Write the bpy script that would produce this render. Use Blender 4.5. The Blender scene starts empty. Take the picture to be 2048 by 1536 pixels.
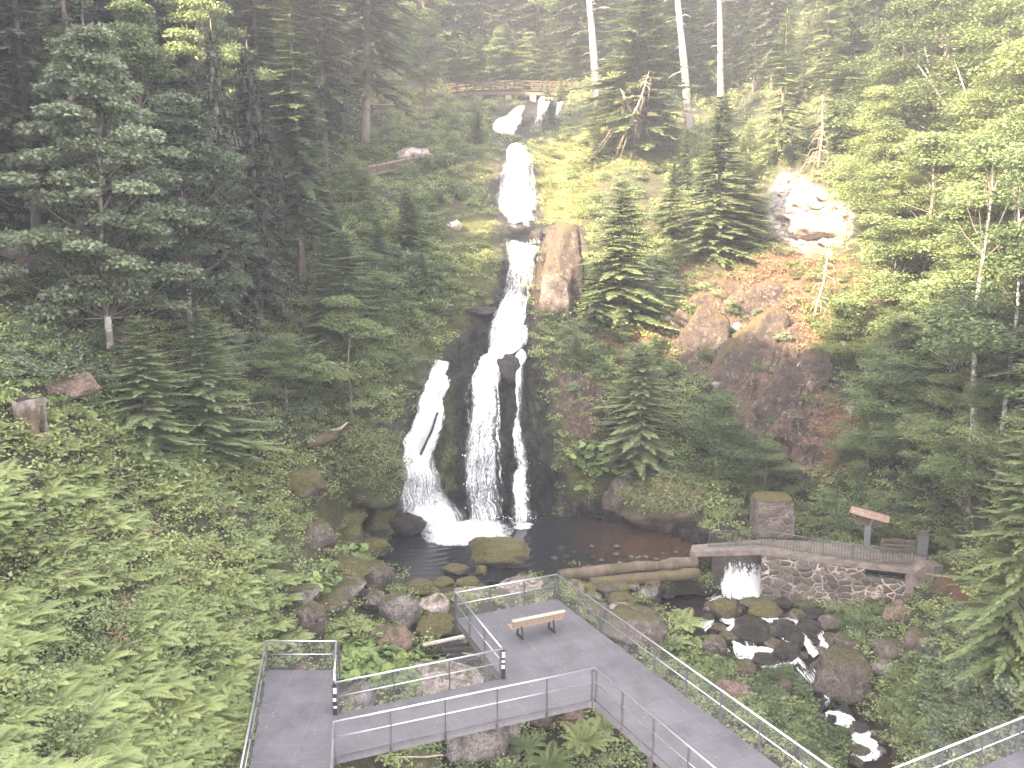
import bpy, bmesh, math, random
import numpy as np
from mathutils import Vector, Matrix, noise as mnoise

rng = np.random.default_rng(11)
random.seed(11)
R = math.radians
scene = bpy.context.scene
COL = scene.collection

# ------------------------------------------------------------------ camera
F = 1774.0                      # focal length in pixels of the 2048x1536 photograph
PITCH = math.atan(318 / F)      # camera looks slightly down
CAMZ = 15.6                     # metres above the platform deck (z = 0)
CP, SP = math.cos(PITCH), math.sin(PITCH)
cam_d = bpy.data.cameras.new('camera')
cam = bpy.data.objects.new('camera', cam_d)
COL.objects.link(cam)
cam.location = (0, 0, CAMZ)
cam.rotation_euler = (math.pi / 2 - PITCH, 0, 0)
cam_d.sensor_width = 36
cam_d.lens = 36 * F / 2048
cam_d.clip_start = 0.5
cam_d.clip_end = 3000
scene.camera = cam


def unproj(u, v, D):
    u = np.asarray(u, float); v = np.asarray(v, float); D = np.asarray(D, float)
    xc = (u - 1024) / F; yc = (768 - v) / F
    return np.stack([xc * D, D * (CP + yc * SP), CAMZ + D * (yc * CP - SP)], -1)


def depth_z(v, z):              # depth of the point seen at row v on the level plane z
    yc = (768 - v) / F
    return (z - CAMZ) / (yc * CP - SP)


def at_z(u, v, z):
    return Vector(unproj(u, v, depth_z(v, z)))


def project(p):
    d = np.asarray(p, float) - np.array([0, 0, CAMZ])
    zc = d[..., 1] * CP - d[..., 2] * SP
    yc = d[..., 1] * SP + d[..., 2] * CP
    return 1024 + F * d[..., 0] / zc, 768 - F * yc / zc, zc


# ------------------------------------------------------------------ scene helpers
def tag(o, label=None, cat=None, group=None, kind=None):
    if label: o['label'] = label
    if cat: o['category'] = cat
    if group: o['group'] = group
    if kind: o['kind'] = kind
    return o


def empty(name, loc=(0, 0, 0), rz=0.0, parent=None):
    o = bpy.data.objects.new(name, None)
    o.empty_display_size = 0.3
    COL.objects.link(o)
    o.location = loc; o.rotation_euler = (0, 0, rz)
    if parent: o.parent = parent
    return o


def link(name, me, parent=None):
    o = bpy.data.objects.new(name, me)
    COL.objects.link(o)
    if parent: o.parent = parent
    return o


class MB:
    """Collects tubes, boxes, slabs and turns them into one mesh object."""
    def __init__(self):
        self.v = []; self.f = []

    def box(self, c, s, rz=0.0, M=None):
        c = Vector(c)
        m = M or Matrix.Rotation(rz, 3, 'Z')
        n = len(self.v)
        for x in (-.5, .5):
            for y in (-.5, .5):
                for z in (-.5, .5):
                    self.v.append(c + m @ Vector((x * s[0], y * s[1], z * s[2])))
        for q in ((0, 1, 3, 2), (4, 6, 7, 5), (0, 4, 5, 1), (2, 3, 7, 6), (0, 2, 6, 4), (1, 5, 7, 3)):
            self.f.append(tuple(n + i for i in q))
        return self

    def beam(self, a, b, w, h, up=Vector((0, 0, 1))):
        a = Vector(a); b = Vector(b); d = b - a
        x = d.normalized(); y = up.cross(x)
        if y.length < 1e-4: y = Vector((1, 0, 0)).cross(x)
        y.normalize(); z = x.cross(y)
        return self.box((a + b) / 2, (d.length, w, h), M=Matrix((x, y, z)).transposed())

    def tube(self, pts, rad, sides=8, cap=True):
        pts = [Vector(p) for p in pts]
        n0 = len(self.v)
        if not hasattr(rad, '__len__'): rad = [rad] * len(pts)
        ref = None
        for i, p in enumerate(pts):
            t = (pts[min(i + 1, len(pts) - 1)] - pts[max(i - 1, 0)]).normalized()
            if ref is None:
                ref = Vector((1, 0, 0)) if abs(t.x) < .9 else Vector((0, 1, 0))
            a = (ref - t * ref.dot(t)).normalized(); b = t.cross(a); ref = a
            for k in range(sides):
                g = 2 * math.pi * k / sides
                self.v.append(p + (a * math.cos(g) + b * math.sin(g)) * rad[i])
        for i in range(len(pts) - 1):
            for k in range(sides):
                k2 = (k + 1) % sides
                self.f.append((n0 + i * sides + k, n0 + i * sides + k2, n0 + (i + 1) * sides + k2, n0 + (i + 1) * sides + k))
        if cap:
            self.f.append(tuple(n0 + k for k in reversed(range(sides))))
            e = n0 + (len(pts) - 1) * sides
            self.f.append(tuple(e + k for k in range(sides)))
        return self

    def prism(self, poly, z0, z1):
        """poly: list of (x,y) counter-clockwise"""
        n = len(self.v); k = len(poly)
        for z in (z0, z1):
            for x, y in poly: self.v.append(Vector((x, y, z)))
        self.f.append(tuple(n + i for i in reversed(range(k))))
        self.f.append(tuple(n + k + i for i in range(k)))
        for i in range(k):
            j = (i + 1) % k
            self.f.append((n + i, n + j, n + k + j, n + k + i))
        return self

    def mesh(self, name, mat, smooth=False):
        me = bpy.data.meshes.new(name)
        me.from_pydata([tuple(x) for x in self.v], [], self.f)
        me.materials.append(mat)
        if smooth: me.polygons.foreach_set('use_smooth', [True] * len(me.polygons))
        me.update()
        return me

    def build(self, name, mat, parent=None, smooth=False):
        return link(name, self.mesh(name, mat, smooth), parent)


def quads_mesh(name, V, mat, tint=None, Fq=None, smooth=False):
    """V: (n,3); Fq: (m,4) or None when V is a run of separate quads"""
    V = np.ascontiguousarray(V, np.float32).reshape(-1, 3)
    if Fq is None: Fq = np.arange(len(V), dtype=np.int32).reshape(-1, 4)
    Fq = np.ascontiguousarray(Fq, np.int32)
    me = bpy.data.meshes.new(name)
    me.vertices.add(len(V)); me.vertices.foreach_set('co', V.ravel())
    m = len(Fq)
    me.loops.add(m * 4); me.loops.foreach_set('vertex_index', Fq.ravel())
    me.polygons.add(m)
    me.polygons.foreach_set('loop_start', np.arange(0, m * 4, 4, dtype=np.int32))
    me.polygons.foreach_set('loop_total', np.full(m, 4, np.int32))
    if smooth: me.polygons.foreach_set('use_smooth', np.ones(m, bool))
    if tint is not None:
        a = me.attributes.new('tint', 'FLOAT', 'POINT')
        a.data.foreach_set('value', np.ascontiguousarray(tint, np.float32).ravel())
    me.materials.append(mat)
    me.update(calc_edges=True)
    return me


def norm(a):
    return a / np.maximum(np.linalg.norm(a, axis=-1, keepdims=True), 1e-9)


def leaf_quads(C, d, nrm, L, W):
    """diamond leaves: base C, along d, face normal nrm. returns (n,4,3)"""
    d = norm(d); s = norm(np.cross(d, nrm))
    L = np.asarray(L)[..., None]; W = np.asarray(W)[..., None]
    n2 = norm(np.cross(s, d))
    mid = C + d * L * .45
    return np.stack([C, mid + s * W / 2 - n2 * W * .12, C + d * L, mid - s * W / 2 - n2 * W * .12], -2)


# ------------------------------------------------------------------ materials
MATS = {}


class NT:
    def __init__(self, name):
        self.m = bpy.data.materials.new(name); self.m.use_nodes = True
        self.t = self.m.node_tree
        for n in list(self.t.nodes): self.t.nodes.remove(n)
        self.out = self.n('ShaderNodeOutputMaterial')

    def n(self, typ, inp=None, **kw):
        nd = self.t.nodes.new(typ)
        for k, v in kw.items(): setattr(nd, k, v)
        for k, v in (inp or {}).items(): self.set(nd, k, v)
        return nd

    def set(self, nd, k, v):
        s = nd.inputs[k]
        if isinstance(v, bpy.types.NodeSocket): self.t.links.new(v, s)
        elif isinstance(v, bpy.types.Node): self.t.links.new(v.outputs[0], s)
        else:
            if s.type == 'RGBA' and len(v) == 3: v = (*v, 1)
            s.default_value = v

    def ramp(self, fac, stops, interp='LINEAR'):
        r = self.n('ShaderNodeValToRGB'); r.color_ramp.interpolation = interp
        e = r.color_ramp.elements
        while len(e) < len(stops): e.new(.5)
        for i, (p, c) in enumerate(stops):
            e[i].position = p
            e[i].color = (*c, 1) if hasattr(c, '__len__') else (c, c, c, 1)
        self.set(r, 'Fac', fac); return r

    def math(self, op, a, b=None, clamp=False):
        m = self.n('ShaderNodeMath', operation=op, use_clamp=clamp)
        self.set(m, 0, a)
        if b is not None: self.set(m, 1, b)
        return m

    def mix(self, fac, a, b, mode='MIX'):
        m = self.n('ShaderNodeMix', data_type='RGBA', blend_type=mode)
        self.set(m, 0, fac); self.set(m, 6, a); self.set(m, 7, b)
        return m.outputs[2]

    def noise(self, vec, scale, detail=4, rough=.55, dist=0.0):
        n = self.n('ShaderNodeTexNoise', {'Scale': scale, 'Detail': detail, 'Roughness': rough, 'Distortion': dist})
        if vec is not None: self.set(n, 'Vector', vec)
        return n

    def bump(self, h, strength=.5, dist=.1):
        return self.n('ShaderNodeBump', {'Height': h, 'Strength': strength, 'Distance': dist})

    def done(self, shader):
        self.t.links.new(shader.outputs[0], self.out.inputs['Surface'])
        return self.m


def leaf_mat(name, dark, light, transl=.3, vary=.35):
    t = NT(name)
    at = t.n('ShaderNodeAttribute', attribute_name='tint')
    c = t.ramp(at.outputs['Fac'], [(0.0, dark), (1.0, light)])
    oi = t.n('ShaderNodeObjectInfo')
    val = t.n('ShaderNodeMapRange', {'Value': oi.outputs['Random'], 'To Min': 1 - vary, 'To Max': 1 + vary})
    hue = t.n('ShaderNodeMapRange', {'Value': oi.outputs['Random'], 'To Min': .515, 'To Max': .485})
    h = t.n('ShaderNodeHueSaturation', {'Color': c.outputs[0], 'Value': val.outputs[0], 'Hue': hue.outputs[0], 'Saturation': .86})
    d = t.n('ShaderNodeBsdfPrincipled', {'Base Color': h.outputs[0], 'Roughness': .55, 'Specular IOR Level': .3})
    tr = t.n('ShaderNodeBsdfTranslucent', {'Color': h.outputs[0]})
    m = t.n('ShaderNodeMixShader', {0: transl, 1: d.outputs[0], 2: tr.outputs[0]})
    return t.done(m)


LM = {
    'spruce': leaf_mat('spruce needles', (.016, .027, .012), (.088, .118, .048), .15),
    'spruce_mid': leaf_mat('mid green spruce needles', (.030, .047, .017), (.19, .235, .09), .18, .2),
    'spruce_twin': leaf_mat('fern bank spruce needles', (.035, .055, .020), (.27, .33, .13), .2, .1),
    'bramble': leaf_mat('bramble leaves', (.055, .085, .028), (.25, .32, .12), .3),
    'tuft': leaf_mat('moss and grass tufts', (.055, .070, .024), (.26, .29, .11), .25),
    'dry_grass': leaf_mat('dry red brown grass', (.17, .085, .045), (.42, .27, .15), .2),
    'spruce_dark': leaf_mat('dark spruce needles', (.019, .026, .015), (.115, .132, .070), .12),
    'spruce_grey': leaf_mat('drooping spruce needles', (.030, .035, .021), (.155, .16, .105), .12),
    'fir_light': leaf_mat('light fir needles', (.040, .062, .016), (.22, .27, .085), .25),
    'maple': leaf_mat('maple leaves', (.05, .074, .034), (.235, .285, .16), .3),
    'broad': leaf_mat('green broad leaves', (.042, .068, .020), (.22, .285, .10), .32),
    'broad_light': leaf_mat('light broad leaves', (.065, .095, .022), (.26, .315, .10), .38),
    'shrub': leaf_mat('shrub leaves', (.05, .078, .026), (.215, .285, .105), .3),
    'fern': leaf_mat('fern fronds', (.105, .150, .040), (.42, .50, .17), .35, .2),
    'under': leaf_mat('undergrowth leaves', (.085, .118, .028), (.35, .41, .135), .32),
    'butterbur': leaf_mat('butterbur leaves', (.10, .17, .035), (.29, .40, .11), .35),
    'dry': leaf_mat('dry twigs and needles', (.11, .075, .045), (.36, .27, .17), .1),
    'grass': leaf_mat('slope grass', (.085, .105, .030), (.27, .29, .095), .3),
}


def bark(name, a, b, patch=None, scale=6):
    t = NT(name)
    tc = t.n('ShaderNodeTexCoord')
    mp = t.n('ShaderNodeMapping', {'Vector': tc.outputs['Object'], 'Scale': (1, 1, .25)})
    n1 = t.noise(mp, scale, 6, .65)
    c = t.ramp(n1.outputs[0], [(.3, a), (.7, b)]).outputs[0]
    if patch:
        n2 = t.noise(tc.outputs['Object'], .9, 5, .7)
        c = t.mix(t.ramp(n2.outputs[0], [(.47, 0), (.56, 1)]).outputs[0], c, patch)
    p = t.n('ShaderNodeBsdfPrincipled', {'Base Color': c, 'Roughness': .9, 'Normal': t.bump(n1.outputs[0], .8, .05).outputs[0]})
    return t.done(p)


BK = {
    'brown': bark('brown bark', (.07, .055, .045), (.19, .15, .125)),
    'grey': bark('grey bark', (.11, .095, .08), (.27, .23, .20), (.20, .15, .115)),
    'pale': bark('pale weathered bark', (.22, .19, .165), (.52, .47, .42), (.17, .14, .12)),
    'birch': bark('white birch bark', (.40, .38, .35), (.75, .72, .68), (.10, .085, .07)),
    'stump': bark('grey rotten wood', (.10, .085, .078), (.34, .29, .27), (.12, .085, .05), 9),
    'lichen': bark('lichen patched bark', (.12, .10, .085), (.25, .22, .19), (.50, .48, .45)),
    'wetbark': bark('wet black branch', (.012, .010, .009), (.05, .04, .035)),
    'dead': bark('dead wood', (.25, .19, .14), (.50, .40, .30)),
    'log': bark('weathered log', (.050, .037, .029), (.19, .14, .11), (.065, .055, .028), 4),
    'mosslog': bark('mossy log', (.045, .042, .020), (.125, .105, .045), (.10, .07, .045), 4),
}


def rock_mat(name, dark, light, moss_c, moss_amt, rough=.85, lichen=None, scale=1.0):
    """stone with cracks and lichen; moss grows on the upper faces"""
    t = NT(name)
    tc = t.n('ShaderNodeTexCoord'); geo = t.n('ShaderNodeNewGeometry')
    pos = geo.outputs['Position']
    n1 = t.noise(pos, 1.3 * scale, 8, .65)
    n2 = t.noise(pos, 9 * scale, 6, .7)
    c = t.ramp(n1.outputs[0], [(.32, dark), (.66, light)]).outputs[0]
    c = t.mix(.9, c, t.ramp(n2.outputs[0], [(.33, .28), (.5, .9), (.68, 1.5)]).outputs[0], 'MULTIPLY')
    if lichen:
        n4 = t.noise(pos, 2.1 * scale, 9, .8)
        c = t.mix(t.ramp(n4.outputs[0], [(.54, 0), (.66, .8)]).outputs[0], c, lichen)
    n3 = t.noise(pos, 2.2 * scale, 7, .7)
    sep = t.n('ShaderNodeSeparateXYZ', {0: geo.outputs['Normal']})
    f = t.math('ADD', t.math('MULTIPLY', sep.outputs[2], .45), n3.outputs[0])
    mk = t.ramp(f, [(max(0, 1.02 - moss_amt), 0), (min(1, 1.17 - moss_amt), 1)]).outputs[0]
    mossn = t.noise(pos, 5 * scale, 5, .7)
    mc = t.ramp(mossn.outputs[0], [(.3, tuple(x * .45 for x in moss_c)), (.7, tuple(x * 1.35 for x in moss_c))]).outputs[0]
    c = t.mix(mk, c, mc)
    h = t.math('ADD', t.math('MULTIPLY', n1.outputs[0], 1.5), n2.outputs[0])
    p = t.n('ShaderNodeBsdfPrincipled', {'Base Color': c, 'Roughness': rough, 'Normal': t.bump(h, 1.0, .16).outputs[0]})
    return t.done(p)


RM = {
    'brown': rock_mat('brown rock', (.055, .042, .036), (.19, .15, .13), (.095, .085, .030), .24, lichen=(.36, .31, .29)),
    'moss': rock_mat('mossy rock', (.050, .042, .032), (.19, .15, .115), (.115, .100, .036), .56),
    'greenmoss': rock_mat('green mossy rock', (.045, .045, .030), (.12, .11, .08), (.075, .088, .036), .72),
    'mossbrown': rock_mat('moss patched brown rock', (.050, .040, .032), (.17, .135, .11), (.125, .105, .040), .40),
    'crag': rock_mat('purple brown crag', (.036, .026, .022), (.135, .098, .082), (.115, .078, .034), .44, lichen=(.36, .30, .28), scale=1.5),
    'pale': rock_mat('pale pinkish rock', (.26, .20, .185), (.66, .55, .51), (.11, .105, .04), .16, lichen=(.14, .11, .10)),
    'wet': rock_mat('wet dark rock', (.012, .010, .010), (.066, .053, .047), (.040, .038, .018), .14, rough=.28),
    'red': rock_mat('reddish rock', (.12, .075, .055), (.33, .23, .185), (.09, .085, .03), .18),
    'grey': rock_mat('grey brown rock', (.10, .085, .08), (.33, .29, .27), (.085, .085, .03), .24, lichen=(.42, .38, .36)),
}


def simple(name, col, rough=.6, metal=0.0, var=.25, scale=8, bump=0.0):
    t = NT(name)
    tc = t.n('ShaderNodeTexCoord')
    n = t.noise(tc.outputs['Object'], scale, 6, .65)
    c = t.ramp(n.outputs[0], [(.25, tuple(x * (1 - var) for x in col)), (.75, tuple(min(1, x * (1 + var)) for x in col))])
    d = {'Base Color': c.outputs[0], 'Roughness': rough, 'Metallic': metal}
    if bump: d['Normal'] = t.bump(n.outputs[0], bump, .03).outputs[0]
    return t.done(t.n('ShaderNodeBsdfPrincipled', d))


M_STEEL = simple('galvanised steel', (.62, .63, .66), .32, .75, .15, 20)
M_POST = simple('dark grey steel post', (.13, .125, .14), .5, .4, .2, 12)
M_BEAM = simple('grey steel beam', (.20, .19, .205), .55, .3, .2, 6)
M_CONC = simple('weathered concrete', (.165, .135, .118), .9, 0, .6, 2.2, .5)
M_CONCDARK = simple('dark wet concrete', (.10, .085, .075), .8, 0, .4, 3, .5)
M_RAILG = simple('grey green painted rail', (.085, .09, .078), .5, .2, .2, 10)
M_WOOD = simple('weathered grey brown wood', (.27, .20, .15), .85, 0, .4, 5, .3)
M_WOODD = simple('dark fence wood', (.10, .075, .058), .9, 0, .4, 5, .3)
M_BENCHTOP = simple('pale bench wood', (.46, .40, .34), .6, 0, .2, 12, .1)  # paler than the other bench slats
M_BENCH = simple('orange brown bench wood', (.27, .195, .135), .6, 0, .35, 10, .1)
M_IRON = simple('black iron', (.03, .03, .033), .5, .5, .2, 10)
M_BOX = simple('dull grey painted metal', (.13, .135, .15), .55, .2, .2, 4)
M_WHITE = simple('white sticker', (.80, .80, .82), .5, 0, .05, 10)
M_RED = simple('red sticker', (.42, .10, .12), .5, 0, .1, 10)
M_DARK = simple('black sticker and drain shade', (.02, .02, .025), .5, 0, .1, 10)
M_SHINGLE = None


def mesh_panel_mat():
    """fine woven wire mesh, far below the size one could model: 30 % wire, 70 % holes"""
    t = NT('fine wire mesh')
    d = t.n('ShaderNodeBsdfPrincipled', {'Base Color': (.30, .295, .315, 1), 'Roughness': .5, 'Metallic': .2})
    tr = t.n('ShaderNodeBsdfTransparent')
    return t.done(t.n('ShaderNodeMixShader', {0: .16, 1: tr.outputs[0], 2: d.outputs[0]}))


M_MESH = mesh_panel_mat()


def deck_mat():
    t = NT('grey grating deck')
    uv = t.n('ShaderNodeUVMap', uv_map='UVMap')
    br = t.n('ShaderNodeTexBrick', {'Vector': uv.outputs[0], 'Color1': (.124, .117, .131, 1), 'Color2': (.140, .132, .147, 1), 'Mortar': (.185, .175, .195, 1),
                                    'Scale': 1.0, 'Mortar Size': .011, 'Mortar Smooth': .3, 'Brick Width': 1.25, 'Row Height': .85}, offset=0.0, squash=1.0)
    ck = t.n('ShaderNodeTexWave', {'Vector': uv.outputs[0], 'Scale': 9.0, 'Distortion': 0.0}, wave_type='BANDS', bands_direction='X')
    ck2 = t.n('ShaderNodeTexWave', {'Vector': uv.outputs[0], 'Scale': 9.0, 'Distortion': 0.0}, wave_type='BANDS', bands_direction='Y')
    g = t.math('MULTIPLY', ck.outputs[1], ck2.outputs[1])
    c = t.mix(.45, br.outputs[0], t.ramp(g, [(0, .65), (1, 1.2)]).outputs[0], 'MULTIPLY')
    n = t.noise(uv.outputs[0], .9, 7, .7)
    c = t.mix(.8, c, t.ramp(n.outputs[0], [(.32, .62), (.5, .95), (.68, 1.2)]).outputs[0], 'MULTIPLY')
    n2 = t.noise(uv.outputs[0], 22, 2, .6)                       # bird lime and litter specks
    n3 = t.noise(uv.outputs[0], 1.3, 3, .6)
    sp = t.math('MULTIPLY', t.ramp(n2.outputs[0], [(.67, 0), (.71, 1)]).outputs[0], t.ramp(n3.outputs[0], [(.44, 0), (.60, .8)]).outputs[0])
    c = t.mix(sp, c, (.5, .48, .47, 1))
    p = t.n('ShaderNodeBsdfPrincipled', {'Base Color': c, 'Roughness': .62, 'Metallic': .15, 'Normal': t.bump(g, .3, .01).outputs[0]})
    return t.done(p)


M_DECK = deck_mat()


def stonewall_mat(name, stone_a, stone_b, mortar, scale, msize=.05, squash=1.4):
    t = NT(name)
    uv = t.n('ShaderNodeUVMap', uv_map='UVMap')
    nz = t.noise(uv.outputs[0], 1.6, 3, .5)
    w = t.n('ShaderNodeVectorMath', operation='SCALE', inp={0: nz.outputs['Color'], 'Scale': .55})
    v0 = t.n('ShaderNodeVectorMath', operation='ADD', inp={0: uv.outputs[0], 1: w.outputs[0]})
    mp = t.n('ShaderNodeMapping', {'Vector': v0.outputs[0], 'Scale': (1, squash, 1)})
    ve = t.n('ShaderNodeTexVoronoi', {'Vector': mp.outputs[0], 'Scale': scale, 'Randomness': 1.0}, feature='DISTANCE_TO_EDGE')
    vc = t.n('ShaderNodeTexVoronoi', {'Vector': mp.outputs[0], 'Scale': scale, 'Randomness': 1.0}, feature='F1')
    hs = t.n('ShaderNodeSeparateColor', {0: vc.outputs['Color']})
    n = t.noise(uv.outputs[0], 5, 7, .7)
    st = t.mix(hs.outputs[0], stone_a, stone_b)
    st = t.mix(.8, st, t.ramp(n.outputs[0], [(.3, .5), (.7, 1.35)]).outputs[0], 'MULTIPLY')
    wear = t.noise(uv.outputs[0], .8, 4, .6)
    mw = t.mix(t.ramp(wear.outputs[0], [(.44, 0), (.60, 1)]).outputs[0], tuple(x * .28 for x in mortar), mortar)
    e = t.ramp(ve.outputs[0], [(msize * .5, 0), (msize, 1)]).outputs[0]
    c = t.mix(e, mw, st)
    h = t.math('ADD', t.ramp(ve.outputs[0], [(0, 0), (msize * 3, 1)]).outputs[0], t.math('MULTIPLY', n.outputs[0], .5))
    p = t.n('ShaderNodeBsdfPrincipled', {'Base Color': c, 'Roughness': .85, 'Normal': t.bump(h, .8, .08).outputs[0]})
    return t.done(p)


M_STONEWALL = stonewall_mat('dark stone masonry with pale mortar', (.060, .050, .045), (.15, .12, .105), (.46, .38, .33), 1.75, .075)
M_STONEPIER = stonewall_mat('mossy squared masonry', (.10, .075, .065), (.22, .165, .145), (.34, .30, .27), 2.2, .06, 1.6)


def shingle_mat():
    t = NT('weathered roof shingles')
    uv = t.n('ShaderNodeUVMap', uv_map='UVMap')
    br = t.n('ShaderNodeTexBrick', {'Vector': uv.outputs[0], 'Color1': (.25, .19, .15, 1), 'Color2': (.38, .30, .25, 1), 'Mortar': (.12, .075, .055, 1),
                                    'Scale': 1.0, 'Mortar Size': .012, 'Brick Width': .16, 'Row Height': .2})
    n = t.noise(uv.outputs[0], 4, 6, .7)
    c = t.mix(t.ramp(n.outputs[0], [(.45, 0), (.6, .7)]).outputs[0], br.outputs[0], (.22, .11, .075, 1))
    return t.done(t.n('ShaderNodeBsdfPrincipled', {'Base Color': c, 'Roughness': .9, 'Normal': t.bump(br.outputs[1], -.6, .03).outputs[0]}))


M_SHINGLE = shingle_mat()


def uvbox(me):
    """box-projected metre UVs"""
    uv = me.uv_layers.new(name='UVMap')
    for p in me.polygons:
        n = p.normal
        for li in p.loop_indices:
            co = me.vertices[me.loops[li].vertex_index].co
            if abs(n.z) > .7: q = (co.x, co.y)
            else:
                t = Vector((-n.y, n.x, 0)).normalized() if (abs(n.x) + abs(n.y)) > 1e-5 else Vector((1, 0, 0))
                q = (co.dot(t), co.z)
            uv.data[li].uv = q
    return me
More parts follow.
